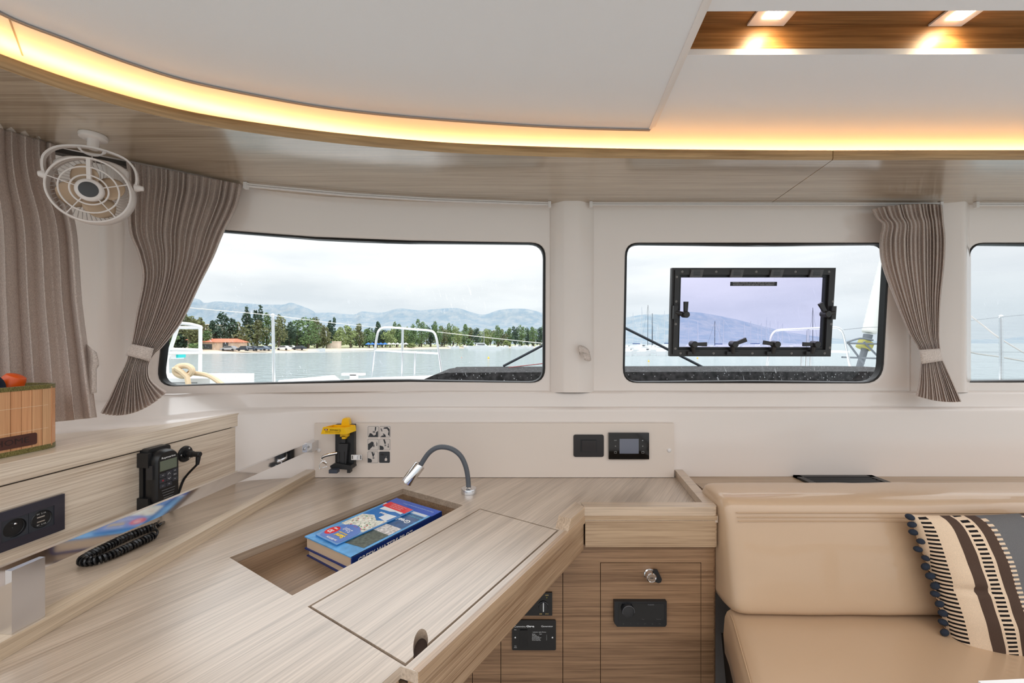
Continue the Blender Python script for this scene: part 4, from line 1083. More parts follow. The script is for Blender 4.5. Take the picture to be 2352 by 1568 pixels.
# push-to-talk key and cradle
MB(PAN.M).box(ccx-cw*.58, ccx-cw*.5, fy(.06), fy(.55), .026, .044, .002).build('talk_key', HS, body)
mb = MB(PAN.M); kx0, kx1 = ccx-cw*.52, ccx+cw*.52
ky1 = hy1+.006; ky0 = PAN.l(340, 1172, .012)[1]
mb.prism(rrect(kx1-kx0, ky1-ky0, .018, 6, .5*(kx0+kx1), .5*(ky0+ky1)), .0005, .012, .002)
mb.box(kx0-.006, kx0+.004, fy(.48), fy(.98), .0005, .034, .003).box(kx0-.006, kx0+.004, fy(-1.02), fy(-.6), .0005, .034, .003)
mb.prism(rrect(cw*1.0, .02, .008, 4, ccx, hy1-.002), .0005, .026, .002); mb.box(ccx-cw*.4, ccx+cw*.45, ky0, hy0+.004, .0005, .03, .004)
mb.build('cradle', BLK, hs)
# coiled lead lying on the table, straight tail up to the plug
pg = PAN.l(427, 1042, .004); pc = PAN.w(pg[0], pg[1], 0)
plug = thing('wall_connector', 'round black connector with an angled plug beside the handset', 'plug', pc)
mp_ = PAN.M @ Matrix.Translation((pg[0], pg[1], 0))
MB(mp_).lathe([(.0235, .0005), (.0235, .003), (.021, .006), (.012, .0065), (.012, .012), (.0095, .012), (.0095, .026), (.008, .027)], n=28).build('flange', BLK, plug, ang=40)
for a in (60, 180, 300): MB(mp_).lathe([(.0026, .0055), (.0026, .0072), (.0012, .0078)], (.0165*math.cos(math.radians(a)), .0165*math.sin(math.radians(a)), 0), 10).build('screw', STEEL, plug)
MB(mp_).lathe([(.0075, .026), (.008, .05), (.0065, .052)], n=18).build('plug_barrel', BLK, plug)
e_ = PAN.M @ V(pg[0]+.004, pg[1]-.004, .044)
MB(PAN.M).tube([V(pg[0]+.002, pg[1], .044), V(pg[0]+.0005, pg[1]-.014, .044), V(pg[0]-.001, pg[1]-.03, .043)], [.007, .0062, .0046], 12).build('strain_relief', BLK, plug)
CORD = mat('cord black', rgb(16, 16, 18), .3)
zc = ZD+.0055
tl = [PAN.M @ V(pg[0]-.001, pg[1]-.029, .043), at(424, 1098, 1.20), at(409, 1135, 1.175), at(384, 1190, 1.14)]
j1 = on_z(372, 1205, ZD+.02)
coil_c = [on_z(360, 1212, zc), on_z(330, 1222, zc), on_z(285, 1240, zc), on_z(240, 1262, zc), on_z(205, 1280, zc), on_z(190, 1290, zc), on_z(196, 1294, zc), on_z(225, 1290, zc), on_z(262, 1276, zc), on_z(310, 1254, zc), on_z(352, 1234, zc)]
CCP = catmull(coil_c, 40)
# resample evenly
d = [0]
for a, c in zip(CCP, CCP[1:]): d.append(d[-1]+(c-a).length)
tot = d[-1]; pitch = .0068; npt = int(tot/pitch*14)
pts = []
def cpos(s):
    j = min(max(int(np.searchsorted(d, s)), 1), len(CCP)-1); q = (s-d[j-1])/max(d[j]-d[j-1], 1e-9)
    return CCP[j-1].lerp(CCP[j], q), (CCP[min(j+3, len(CCP)-1)]-CCP[max(j-4, 0)]).normalized()
for k in range(npt+1):
    s = tot*k/npt; p, t_ = cpos(s); sd_ = V(-t_.y, t_.x, 0).normalized(); a = 2*math.pi*s/pitch
    pts.append(p+V(0, 0, .0048)+sd_*(.0075*math.cos(a))+V(0, 0, 1)*(.0075*math.sin(a)))
cord = thing('coiled_cord', 'black coiled handset lead lying on the oak table behind the steel rail', 'cord', coil_c[2])
MB().tube(pts, .0028, 5).build('coil', CORD, cord)
MB().tube(catmull(tl+[pts[0]+V(.004, .004, .006), pts[0]], 6), .0034, 8).build('tail', CORD, cord)
ee = PAN.M @ V(ccx+.01, ky0+.006, .02)
MB().tube(catmull([pts[-1], on_z(362, 1222, zc+.01), on_z(355, 1208, zc+.02), at(368, 1190, 1.13), ee], 6), .0026, 8).build('tail', CORD, cord)

# ================================================================== CLOSED BOOKS IN THE TRAY
bz = -.4885
bc = [on_z(911, 1143.6, bz), on_z(1014.7, 1173.5, bz), on_z(806, 1281, bz), on_z(701.5, 1230, bz)]
bu = ((bc[0]-bc[3])+(bc[1]-bc[2])).normalized()          # spine direction, near -> far
bv = V(bu.y, -bu.x, 0)                                    # towards the spine side
bcen = sum(bc, V())/4; bl_ = .5*((bc[0]-bc[3]).dot(bu)+(bc[1]-bc[2]).dot(bu)); bw_ = .5*((bc[1]-bc[0]).dot(bv)+(bc[2]-bc[3]).dot(bv))
BKM = Matrix(((bv.x, bu.x, 0, bcen.x), (bv.y, bu.y, 0, bcen.y), (0, 0, 1, bz), (0, 0, 0, 1)))
BKI = BKM.inverted()
def bl2(px, py, z=0):
    p = BKI @ on_z(px, py, bz+z); return (p.x, p.y)
hw, hl = bw_/2, bl_/2
COVR = mat('book blue', rgb(24, 72, 150), .25); PAG = mat('book pages', rgb(206, 180, 152), .8, bump=.3, bscale=1500)
bk1 = thing('pilot_book', 'thick blue hardback sailing guide in the table tray, spine forward', 'book', bcen+V(0, 0, -.05))
TH = .032
MB(BKM).box(-hw, hw, -hl, hl, -.0028, 0, .0008, 1).build('front_cover', mat('cover sky', rgb(92, 160, 214), .22, var=.25, vscale=30), bk1)
MB(BKM).box(-hw, hw, -hl, hl, -TH, -TH+.0028, .0008, 1).build('back_cover', mat('spine navy', rgb(10, 44, 112), .25), bk1)
MB(BKM).box(-hw+.004, hw-.004, -hl+.004, hl-.004, -TH+.0028, -.0028).build('pages', PAG, bk1, smooth=False)
sp = MB(BKM).box(hw-.003, hw+.001, -hl, hl, -TH, 0, .0012, 1).build('spine', mat('spine navy', rgb(10, 44, 112), .25), bk1)
text('GREEK WATERS PILOT', BKM @ Matrix(((0, 0, 1, 0), (1, 0, 0, 0), (0, 1, 0, 0), (0, 0, 0, 1))), -.05, -TH/2, .013, WPAINT, sp, z=hw+.0012, width=.17, bold=.0004)
def cov(pts, z, name, m, par): return MB(BKM).prism(pts, z, z+.0003).build(name, m, par, smooth=False)
def ry(a): return -hl+2*hl*a
cv = bk1
cov([(-hw, ry(.86)), (hw, ry(.86)), (hw, ry(1)-.0004), (-hw, ry(1)-.0004)], .0001, 'title_band', mat('cover royal', rgb(26, 84, 190), .22), cv)
cov([(-hw, ry(.815)), (hw-.012, ry(.815)), (hw-.012, ry(.855)), (-hw, ry(.855))], .0001, 'author_strip', mat('cover pale', rgb(214, 220, 226), .3), cv)
cov([(-.02, ry(.52)), (hw-.012, ry(.52)), (hw-.012, ry(.80)), (-.02, ry(.80))], .0001, 'title_panel', mat('cover dusk', rgb(46, 88, 136), .25, var=.3, vscale=60), cv)
cov([(-.03, ry(.38)), (hw-.012, ry(.38)), (hw-.012, ry(.53)), (-.03, ry(.53))], .0002, 'town_print', mat('cover town', rgb(206, 200, 196), .4, var=.5, vscale=160), cv)
cov([(-.01, ry(.10)), (hw-.012, ry(.14)), (hw-.012, ry(.39)), (-.03, ry(.39)), (-.03, ry(.2))], .0003, 'hill_print', mat('cover hill', rgb(74, 82, 70), .4, var=.6, vscale=120), cv)
TM = BKM @ Matrix.Rotation(math.pi, 4, 'Z')
text('Greek', TM, -.045, -ry(.66), .0165, WPAINT, cv, z=.0006, bold=.0008, width=.055)
text('ROD AND LU HEIKELL', TM, -.040, -ry(.765), .0075, mat('cyan print', rgb(110, 200, 220), .4), cv, z=.0006, width=.085)
text('Comprehensive guide to the seas and islands of Greece', TM, -.018, -ry(.935), .006, mat('pale print', rgb(190, 214, 240), .4), cv, z=.0006, width=.125)
# second, thinner volume underneath
bk2 = thing('thin_volume', 'dark blue paperback lying under the thick sailing guide', 'book', bcen+V(0, 0, -.06))
K2 = BKM @ Matrix.Rotation(math.radians(-1.5), 4, 'Z')
zb2 = ZT+.0006-bz
MB(K2).box(-hw+.002, hw, -hl+.004, hl-.006, -TH-.0028, -TH-.0006, .0008, 1).build('cover', mat('cover indigo', rgb(26, 46, 108), .3), bk2)
MB(K2).box(-hw+.006, hw-.002, -hl+.008, hl-.008, zb2+.0022, -TH-.0028).build('pages', PAG, bk2, smooth=False)
MB(K2).box(-hw+.002, hw, -hl+.004, hl-.006, zb2, zb2+.002, .0006, 1).build('cover', mat('cover indigo', rgb(26, 46, 108), .3), bk2)
# folded town map on top
lf = [bl2(725, 1225, .006), bl2(773.5, 1248.5, .006), bl2(949.6, 1169.7, .006), bl2(897.5, 1151, .006)]
mp1 = thing('folded_map', 'glossy folded tourist map with red top band lying on the blue guide', 'map', BKM @ V(0, 0, 0))
MB(BKM).prism(lf, .0010, .0034, .0006, 1).build('folded_sheet', mat('map blue', rgb(20, 120, 196), .2), mp1)
MB(BKM).prism([(p[0]+.001, p[1]-.001) for p in lf], .0034, .0052, .0004, 1).build('front_sheet', mat('map sheet', rgb(120, 164, 212), .18), mp1)
q = [Vector(p) for p in lf]                       # near-left, near-right, far-right, far-left
def mu(a, b): return q[0].lerp(q[1], a).lerp(q[3].lerp(q[2], a), b)
def mpoly(ab, z, name, m): return MB(BKM).prism([tuple(mu(a, b)) for a, b in ab], z, z+.0003).build(name, m, mp1, smooth=False)
mpoly([(.01, .30), (.99, .30), (.99, .66), (.01, .66)], .0053, 'street_plan', mat('street plan', rgb(222, 220, 206), .3, var=.4, vscale=140))
mpoly([(.01, .58), (.35, .64), (.70, .56), (.99, .62), (.99, .86), (.01, .86)], .0055, 'harbour_print', mat('map sea', rgb(0, 112, 190), .2))
mpoly([(.01, .86), (.99, .86), (.99, .995), (.01, .995)], .0055, 'red_band', mat('map red', rgb(226, 28, 44), .25))
mpoly([(.60, .62), (.95, .60), (.97, .76), (.62, .74)], .0057, 'quay_print', mat('map white', rgb(228, 232, 236), .3))
mpoly([(.14, .78), (.55, .80), (.70, .83), (.95, .82), (.95, .86), (.14, .86)], .0057, 'skyline_print', mat('map white', rgb(228, 232, 236), .3))
rnd = random.Random(9); SPK = [mat('map green', rgb(70, 140, 80), .4), mat('map rose', rgb(206, 60, 70), .4)]
for k in range(46):
    a, b = rnd.uniform(.05, .95), rnd.uniform(.32, .57); s_ = rnd.uniform(.01, .025); mpoly([(a, b), (a+s_*1.6, b), (a+s_*1.6, b+s_*.7), (a, b+s_*.7)], .0057, 'block_mark', SPK[k % 2])
def disc(ca, cb, ra, rb, z, name, m): return mpoly([(min(.985, max(.015, ca+ra*math.cos(2*math.pi*k/28))), min(.985, max(.012, cb+rb*math.sin(2*math.pi*k/28)))) for k in range(28)], z, name, m)
disc(.55, .14, .50, .22, .0055, 'title_disc', mat('disc blue', rgb(96, 130, 200), .25)); disc(.20, .145, .17, .085, .0058, 'map_badge', mat('map red', rgb(226, 28, 44), .25))
mm_ = BKM
def mtext(s, a, b, h, m, wd=None, bold=0): 
    p = mu(a, b); text(s, BKM @ Matrix.Translation((p.x, p.y, 0)) @ Matrix.Rotation(math.pi, 4, 'Z') @ Matrix.Rotation(-.03, 4, 'Z'), 0, 0, h, m, mp1, z=.0063, width=wd, bold=bold)
YPR = mat('yellow print', rgb(246, 206, 30), .4)
mtext('3D', .20, .125, .012, WPAINT, .017, .0006); mtext('map', .20, .185, .006, WPAINT, .015, .0003)
mtext('Sami', .66, .115, .013, YPR, .034, .0008); mtext('Karavomilos', .62, .165, .006, YPR, .034, .0002); mtext('Σάμη', .55, .235, .013, WPAINT, .032, .0002)
mtext('2nd EDITION', .62, .035, .006, WPAINT, .04, .0003); mtext('Fiskardo', .50, .72, .010, WPAINT, .030, .0006); mtext('Kefalonia', .30, .80, .005, WPAINT, .03, .0002)
for k, s_ in enumerate(('History Beaches Sights Transport', 'Useful Tips Hotels Food', 'Restaurants Cafes Shops')): mtext(s_, .5, .965-.035*k, .0040, WPAINT, .060-.006*k)

# ================================================================== GOOSENECK LAMP
gb = on_z(1077, 1131, ZD); GY = gb.y
lamp = thing('gooseneck_lamp', 'chrome reading lamp on a grey flexible neck standing on the chart table', 'lamp', gb)
MB(Matrix.Translation((gb.x, gb.y, ZD+.0004))).lathe([(.0245, 0), (.0245, .012), (.0235, .0145), (.012, .0155), (.009, .019)], n=32).build('base', STEEL, lamp, ang=40)
nk = catmull([at(px, py, GY) for px, py in ((1076.5, 1126), (1075, 1100), (1070, 1072), (1059, 1048), (1042, 1033), (1022, 1026.5), (1003, 1028), (986, 1039), (972, 1058), (963, 1074))], 6)
MB().tube(nk, .0079, 14).build('neck', mat('neck grey', rgb(88, 92, 98), .45), lamp)
h0_, h1_ = at(965, 1066, GY), at(934, 1108, GY-.01)
ax = (h1_-h0_).normalized()
hm = frame(h0_, ax, V(0, 1, 0))
hL = (h1_-h0_).length
MB(hm).lathe([(.009, -.002), (.0165, -.001), (.0185, .002), (.0185, hL-.001), (.017, hL), (.0165, hL-.012), (.001, hL-.013)], n=32, cap=False).build('head', CHROME, lamp, ang=35)
MB(hm).lathe([(.015, hL-.010), (.0005, hL-.0095)], n=24).build('lens', mat('lamp lens off', rgb(236, 230, 214), .2), lamp)
MB(hm).box(-.0035, .0035, .0178, .0192, .010, .017, .001).build('switch', BLK, lamp)

# ================================================================== ITEMS ON THE WHITE BOARD
# bracket of an emergency beacon
br = thing('beacon_bracket', 'empty black beacon bracket with yellow collar and steel strap on the white board', 'bracket', BRD.w(*BRD.l(792, 1085), 0))
def B(px, py, off=0): return BRD.l(px, py, off)
pbox(BRD, 770, 975, 813, 1068, .0005, .020, .002).build('back_plate', BLK, br)
a = [B(777, 1019, .034), B(799, 1019, .034), B(794, 1077, .034), B(774, 1077, .034)]
MB(BRD.M).prism(a[::-1], .019, .034, .002).build('spring_arm', mat('soft black', rgb(38, 38, 41), .45), br)
pbox(BRD, 784, 1009, 793, 1017, .018, .030, .001).build('catch', mat('soft black', rgb(38, 38, 41), .45), br)
for px in (779.5, 791): pbox(BRD, px-.6, 1037, px+.6, 1076, .033, .0348).build('groove', BLKG, br)
# yellow collar: a sloped open tray with an upright tongue
def W3_(px, py, off): 
    p = B(px, py, off); return V(p[0], p[1], off)
f_t = [W3_(742, 980.5, .085), W3_(790, 983, .085), W3_(817, 977, .03), W3_(813, 975, .018), W3_(766, 975, .018)]
f_b = [W3_(737, 996.5, .080), W3_(796, 997, .080), W3_(818, 989, .03), W3_(813, 984, .018), W3_(760, 984, .018)]
mb = MB(BRD.M); n = 5; th_ = .0022
cT = sum(f_t, V())/5; cB = sum(f_b, V())/5
T = [mb.v(p) for p in f_t]; Bt = [mb.v(p) for p in f_b]; Ti = [mb.v(p.lerp(cT, .07)) for p in f_t]; Bi = [mb.v(p.lerp(cB, .09)+V(0, .002, 0)) for p in f_b]
for i in range(n):
    j = (i+1) % n
    mb.f([T[i], T[j], Bt[j], Bt[i]]); mb.f([T[i], Ti[i], Ti[j], T[j]]); mb.f([Ti[i], Bi[i], Bi[j], Ti[j]])
mb.f(Bt[::-1]); mb.f(Bi)
col = mb.build('collar', YEL, br, smooth=False)
tg = [W3_(783, 978, .024), W3_(803, 978, .024), W3_(800, 963, .024), W3_(797, 960.5, .024), W3_(789, 960.5, .024), W3_(786, 963, .024)]
MB(BRD.M).prism([(p.x, p.y) for p in tg], .004, .024, .0015).build('tongue', YEL, br)
mb = MB(BRD.M); pbox(BRD, 781, 995, 799, 1002.5, .02, .036, .001, mb=mb); pbox(BRD, 785, 1001, 793.5, 1008, .02, .036, .001, mb=mb); mb.build('latch', YEL, br)
# printing on the collar face
fcn = (f_t[1]-f_t[0]); fx_ = fcn.normalized(); fyv = (f_t[0].lerp(f_t[1], .5)-f_b[0].lerp(f_b[1], .5)); fyv = (fyv-fx_*fyv.dot(fx_)).normalized(); fzv = fx_.cross(fyv)
fo_ = f_t[0].lerp(f_t[1], .5).lerp(f_b[0].lerp(f_b[1], .5), .5)
CM = BRD.M @ Matrix(((fx_.x, fyv.x, fzv.x, fo_.x), (fx_.y, fyv.y, fzv.y, fo_.y), (fx_.z, fyv.z, fzv.z, fo_.z), (0, 0, 0, 1)))
cwid = fcn.length
MB(CM).box(-.031, -.019, .001, .006, .0004, .0008).build('brand_patch', mat('maroon print', rgb(120, 20, 30), .4), col)
text('GME', CM, -.025, .0035, .0026, WPAINT, col, z=.001, bold=.0001); text('ACCUSAT', CM, .002, .0032, .0042, BLK, col, z=.001, width=.030, bold=.00015)
MB(CM).tube([V(.0215+.0022*math.cos(2*math.pi*k/16), .0035+.0034*math.sin(2*math.pi*k/16), .001) for k in range(16)], .0004, 4, True).build('ring_mark', BLK, col)
text('406MHz  USE ONLY IN EMERGENCY', CM, -.003, -.0032, .0026, BLK, col, z=.001, width=.05); text('Penalties apply for misuse in non emergency', CM, -.003, -.0065, .0016, BLK, col, z=.001, width=.05)
# steel strap, loop and buckle
sp_ = catmull([W3_(776, 1040, .03), W3_(760, 1043, .045), W3_(745, 1047, .06), W3_(737.5, 1052, .07), W3_(738, 1057, .078), W3_(744, 1061, .082), W3_(750, 1064, .084)], 5)
mb = MB(BRD.M); R = [[mb.v(p+V(0, .005, 0)), mb.v(p+V(0, -.005, 0))] for p in sp_]
for A, C in zip(R, R[1:]): mb.f([A[0], A[1], C[1], C[0]])
o = mb.build('strap', CHROME, br); sm = o.modifiers.new('t', 'SOLIDIFY'); sm.thickness = .0012
MB(BRD.M).tube(catmull([W3_(748, 1058, .084), W3_(740, 1060, .086), W3_(733.5, 1067, .088), W3_(735, 1077, .088), W3_(741, 1074, .088), W3_(752, 1071, .086)], 4), .0013, 8).build('wire_loop', CHROME, br)
mb = MB(BRD.M); pbox(BRD, 806.5, 1044, 831, 1056, .03, .034, .001, mb=mb); mb.build('buckle', STEEL, br)
mb = MB(BRD.M); pbox(BRD, 813, 1047, 820, 1055, .034, .037, .001, mb=mb); mb.build('buckle_catch', CHROME, br); 
mb = MB(BRD.M); pbox(BRD, 827.5, 1045.5, 829.2, 1054.5, .034, .0346, 0, mb=mb); pbox(BRD, 808.5, 1046, 810, 1054, .034, .0346, 0, mb=mb); mb.build('buckle_slot', BLKG, br)
# foot
a = [B(769, 1064, .05), B(812, 1064, .02), B(812, 1074, .03), B(794, 1082, .06), B(752, 1080, .07), B(750, 1075, .07)]
MB(BRD.M).prism(a[::-1], .001, .045, .003).build('foot', BLK, br)
pbox(BRD, 755, 1079, 774, 1087, .045, .066, .002).build('release_tab', mat('slate tab', rgb(58, 64, 76), .4), br)
pbox(BRD, 797, 1078, 804, 1086, .02, .04, .001).build('foot_tab', BLK, br)

# instruction sticker of six pictures
sti = thing('instruction_sticker', 'sticker with six black picture squares beside the beacon bracket', 'sticker', BRD.w(*B(870, 1062), 0))
pbox(BRD, 842.5, 976, 898.5, 1065, .0002, .0005).build('backing', mat('sticker clear', rgb(226, 214, 204), .4), sti)
SKD = mat('sticker dark', rgb(48, 50, 54), .5); SKL = mat('sticker light', rgb(214, 204, 196), .5); SKM = mat('sticker mid', rgb(120, 116, 114), .5)
rows_ = [(978.5, 1004), (1007.5, 1033.5), (1036.5, 1062.5)]
for r, (y0, y1) in enumerate(rows_):
    for c in range(2):
        x0 = 845.2+c*26.7-r*.5; x1 = x0+24.8
        a = B(x0, y0); bq = B(x1, y1); w, h = bq[0]-a[0], a[1]-bq[1]; cxq, cyq = .5*(a[0]+bq[0]), .5*(a[1]+bq[1])
        tile = MB(BRD.M).prism(rrect(w, h, .004, 4, cxq, cyq), .0005, .0007).build('picture_tile', SKD, sti, smooth=False)
        if (r, c) != (2, 1): MB(BRD.M).prism(rrect(w-.0018, h-.0018, .0034, 4, cxq, cyq), .0007, .0009).build('picture_field', SKL, tile, smooth=False)
        def S(u, v): return (cxq+u*w*.46, cyq+v*h*.46)
        def sh2(P, m, z=.0009, nm='picture_shape'): MB(BRD.M).prism([S(*p) for p in P], z, z+.0002).build(nm, m, tile, smooth=False)
        if (r, c) == (0, 0):
            sh2([(-1, -1), (.95, -1), (.95, .2), (.55, -.1), (.5, -.55), (.1, -.75), (-.3, -.35), (-.7, -.25), (-.85, -.6)], SKD); sh2([(.35, .95), (.6, .95), (.5, .2), (.3, .2)], SKD); sh2([(-.1, -.2), (.4, -.2), (.4, .15), (-.1, .15)], SKM)
        elif (r, c) == (0, 1):
            sh2([(.95, -.9), (.95, .5), (.5, .95), (-.2, .85), (-.3, .6), (.4, .6), (.75, .1), (.6, -.5)], SKD); sh2([(-.9, -1), (.2, -1), (.1, -.6), (-.6, -.75)], SKD); sh2([(-.85, .6), (-.7, .7), (-.5, .1), (-.65, .05)], SKD); sh2([(-.3, -.3), (.1, -.6), (-.05, -.75), (-.4, -.5)], SKD)
        elif r == 1 and c == 0:
            sh2([(-1, -1), (-.75, -1), (.05, -.2), (.15, .35), (-.2, .6), (-1, .1)], SKD); sh2([(.65, .6), (.85, .2), (.8, -.3), (.65, -.2), (.7, .1)], SKD); sh2([(-.05, -.45), (.3, -.45), (.3, 0), (-.05, 0)], SKM)
        elif (r, c) == (2, 1):
            sh2([(-.9, .45), (-.5, .75), (0, .55), (-.3, .3)], BLK); sh2([(.05, -.7), (.5, -.7), (.55, -.3), (.3, -.1), (.05, -.3)], SKL)
            MB(BRD.M).tube([V(*S(.3, -.1), .001), V(*S(.38, .2), .001)], .0003, 4).build('picture_shape', SKL, tile)
        else:
            sh2([(-1, -1), (-.3, -1), (-.15, -.7), (-.35, -.35), (-1, -.15)], SKD); sh2([(-.3, 1), (0, 1), (.25, .3), (.1, .05), (-.05, .2)], SKD); sh2([(-.05, -.3), (.3, -.3), (.3, 0), (-.05, 0)], SKM)
            if r == 1: sh2([(.65, .2), (.75, .2), (.75, -.35), (.88, -.35), (.7, -.65), (.52, -.35), (.65, -.35)], SKD)
            else: sh2([(.2, .95), (.3, .95), (.3, .65), (.42, .65), (.25, .4), (.08, .65), (.2, .65)], SKD)
# rocker switch plate
rs_ = thing('rocker_switch', 'rounded black rocker switch plate left of the touch display', 'switch', BRD.w(*B(1352, 1049), 0))
a = B(1317.5, 998, .004); c = B(1387, 1049, .004)
MB(BRD.M).prism(rrect(c[0]-a[0], a[1]-c[1], .007, 6, .5*(a[0]+c[0]), .5*(a[1]+c[1])), .0005, .004, .001).build('plate', mat('switch brown black', rgb(38, 33, 33), .4), rs_)
pbox(BRD, 1333, 1009.5, 1371, 1038, .004, .005, .0004).build('bezel', BLK, rs_)
a = B(1336.5, 1011, .008); c = B(1369, 1037, .008)
MB(BRD.M).hexa([(a[0], c[1], .005), (c[0], c[1], .005), (c[0], a[1], .005), (a[0], a[1], .005), (a[0], c[1], .0066), (c[0], c[1], .0066), (c[0], a[1], .0092), (a[0], a[1], .0092)], .0006).build('rocker', mat('rocker', rgb(46, 44, 46), .25), rs_)
# touch display
td = thing('touch_display', 'glossy black touch display with grey screen on the white board', 'display', BRD.w(*B(1444, 1054), 0))
pbox(BRD, 1398.5, 994, 1491, 1054.5, .0005, .010, .0008).build('housing', BLKG, td)
pbox(BRD, 1423, 1007.5, 1467, 1041.5, .0098, .0103).build('screen', mat('screen grey', rgb(110, 114, 128), .15), td)
for px, py, s_ in ((1413.5, 1010.5, ':::'), (1413.5, 1024.5, '<'), (1476.5, 1024.5, '>'), (1476, 1011, 'o')):
    q = B(px, py, .0103); text(s_, BRD, q[0], q[1], .0042, WPAINT, td, z=.0104, width=.008 if s_ == ':::' else .004)
for px in (1413.5, 1476.5):
    q = B(px, 1038.5, .0103); MB(BRD.M).tube([V(q[0]+u*.004, q[1]+v*.0033, .0104) for u, v in ((-1, -1), (1, -1), (1, 1), (.3, 1), (-.3, .7), (-1, 1))], .0003, 4, True).build('icon', WPAINT, td)

# ================================================================== ITEMS ON THE CABINET FRONT
lk = thing('key_lock', 'chrome push lock with a black tag hanging on the cabinet door', 'lock', CAB.w(*CAB.l(1497, 1335), 0))
q = CAB.l(1494, 1322, .01)
MB(CAB.M).lathe([(.0155, .0005), (.0155, .003), (.0135, .005), (.0135, .020), (.0115, .0225), (.0105, .021), (.0005, .021)], (q[0], q[1], 0), 28).build('cylinder', CHROME, lk, ang=35)
MB(CAB.M).box(q[0]-.0045, q[0]+.0045, q[1]-.001, q[1]+.001, .021, .0215).build('key_slot', BLKG, lk)
tagp = [CAB.l(px, py, .014) for px, py in ((1503, 1309), (1511, 1310), (1516, 1320), (1521, 1331), (1519, 1338), (1513, 1340), (1505, 1337), (1499, 1332))]
MB(CAB.M).prism(tagp[::-1], .006, .012, .001).build('key_tag', BLK, lk)
ste = thing('marine_stereo', 'black marine stereo with round dial in the cabinet door', 'stereo', CAB.w(*CAB.l(1471, 1438), 0))
a = CAB.l(1411, 1381, .012); c = CAB.l(1531.5, 1439, .012)
x0, x1, y0, y1 = a[0], c[0], c[1], a[1]
MB(CAB.M).prism([(x0, y1), (x0, y0+.010), (x0+.008, y0), (x1-.004, y0), (x1, y0+.006), (x1, y1)], .0005, .012, .0012).build('faceplate', BLK, ste)
MB(CAB.M).box(x0+.011, x1-.008, y0+.018, y1-.006, .0118, .0125, .0003).build('window', BLKG, ste)
q = CAB.l(1443.5, 1404, .02)
MB(CAB.M).lathe([(.0175, .012), (.0175, .016), (.0165, .022), (.0150, .0225), (.0005, .0215)], (q[0], q[1], 0), 32).build('dial', mat('dial', rgb(34, 34, 36), .25), ste, ang=40)
MB(CAB.M).tube([V(q[0]+.0166*math.cos(math.radians(a_)), q[1]+.0166*math.sin(math.radians(a_)), .022) for a_ in range(-10, 210, 10)], .0004, 4).build('dial_ring', GREY, ste)
q = CAB.l(1495, 1388.5, .0125); text('FUSION', CAB, q[0], q[1], .0026, GREY, ste, z=.0127, width=.017)
DIM = mat('dim print', rgb(96, 94, 92), .5)
for k, s_ in enumerate(('O', '=', '<', '|<<', '>||', '>>|')):
    q = CAB.l(1432+k*16.6, 1432.5, .0125); text(s_, CAB, q[0], q[1], .003, DIM, ste, z=.0124)
q = CAB.l(1477, 1421.5, .0125); text('Sirius', CAB, q[0], q[1], .0022, DIM, ste, z=.0127); q = CAB.l(1513, 1421.5, .0125); text('Bluetooth', CAB, q[0], q[1], .0022, DIM, ste, z=.0127)
ss = thing('selector_switch', 'black square selector switch plate half hidden under the table edge', 'switch', CAB.w(*CAB.l(1230, 1412), 0))
pbox(CAB, 1195, 1361, 1268.5, 1413.5, .0005, .006, .0006).build('plate', BLKG, ss)
q = CAB.l(1248, 1393.5, .01)
MB(CAB.M).lathe([(.0135, .006), (.0132, .008), (.012, .011), (.0005, .011)], (q[0], q[1], 0), 28).build('knob', BLK, ss)
MB(CAB.M).tube([V(q[0]+.0133*math.cos(math.radians(a_)), q[1]+.0133*math.sin(math.radians(a_)), .0085) for a_ in range(20, 165, 8)], .0005, 4).build('knob_rim', GREY, ss)
MB(CAB.M).box(q[0]-.0012, q[0]+.0012, q[1]-.0125, q[1]+.0125, .011, .0118).build('pointer', WPAINT, ss)
GLD = mat('gold print', rgb(206, 178, 110), .5)
for px, py, s_ in ((1242, 1409.5, 'ENI'), (1256.5, 1409.5, 'PCC'), (1256, 1366.5, 'GEN'), (1239, 1367, '1')):
    q = CAB.l(px, py, .006); text(s_, CAB, q[0], q[1], .0034, GLD, ss, z=.0063)
for px in (1256, 1240): q = CAB.l(px, 1372, .006); MB(CAB.M).lathe([(.0012, .006), (.0012, .0068)], (q[0], q[1], 0), 8).build('indicator', mat('led green', rgb(170, 170, 40), .4), ss)
gp = thing('generator_panel', 'black generator control panel with white print on the cabinet front', 'panel', CAB.w(*CAB.l(1226, 1492), 0))
a = CAB.l(1176, 1424, .005); c = CAB.l(1277, 1493, .005)
MB(CAB.M).prism(rrect(c[0]-a[0], a[1]-c[1], .004, 4, .5*(a[0]+c[0]), .5*(a[1]+c[1])), .0005, .005, .0006).build('plate', mat('panel black', rgb(14, 13, 14), .3), gp)
pbox(CAB, 1194, 1447, 1211.5, 1484, .005, .0075, .0006).build('rocker', BLKG, gp)
def gt(px, py, s_, h, wd=None, bold=0, al='CENTER'):
    q = CAB.l(px, py, .005); text(s_, CAB, q[0], q[1], h, WPAINT, gp, z=.0053, width=wd, bold=bold, align=al)
gt(1194, 1438.3, 'Cummins', .0048, .032); gt(1218, 1438, 'Onan', .0048, .022, .0004); gt(1256.5, 1437.8, 'Generator', .0046, .033)
gt(1183.5, 1445.5, 'Start', .0022); gt(1184, 1483, 'Stop', .0022); gt(1184, 1486.5, 'Prime', .0022); gt(1239, 1451, 'Indicator Light Flashes', .0022, .037)
for k, s_ in enumerate(('Starting               Rapid', 'High Temp.', 'Low Oil Pressure', 'Shutdown-See Manual', 'Excessive Cranking', 'No Raw Water Flow')):
    gt(1222, 1455.5+2.8*k, s_, .0020, None, 0, 'LEFT')
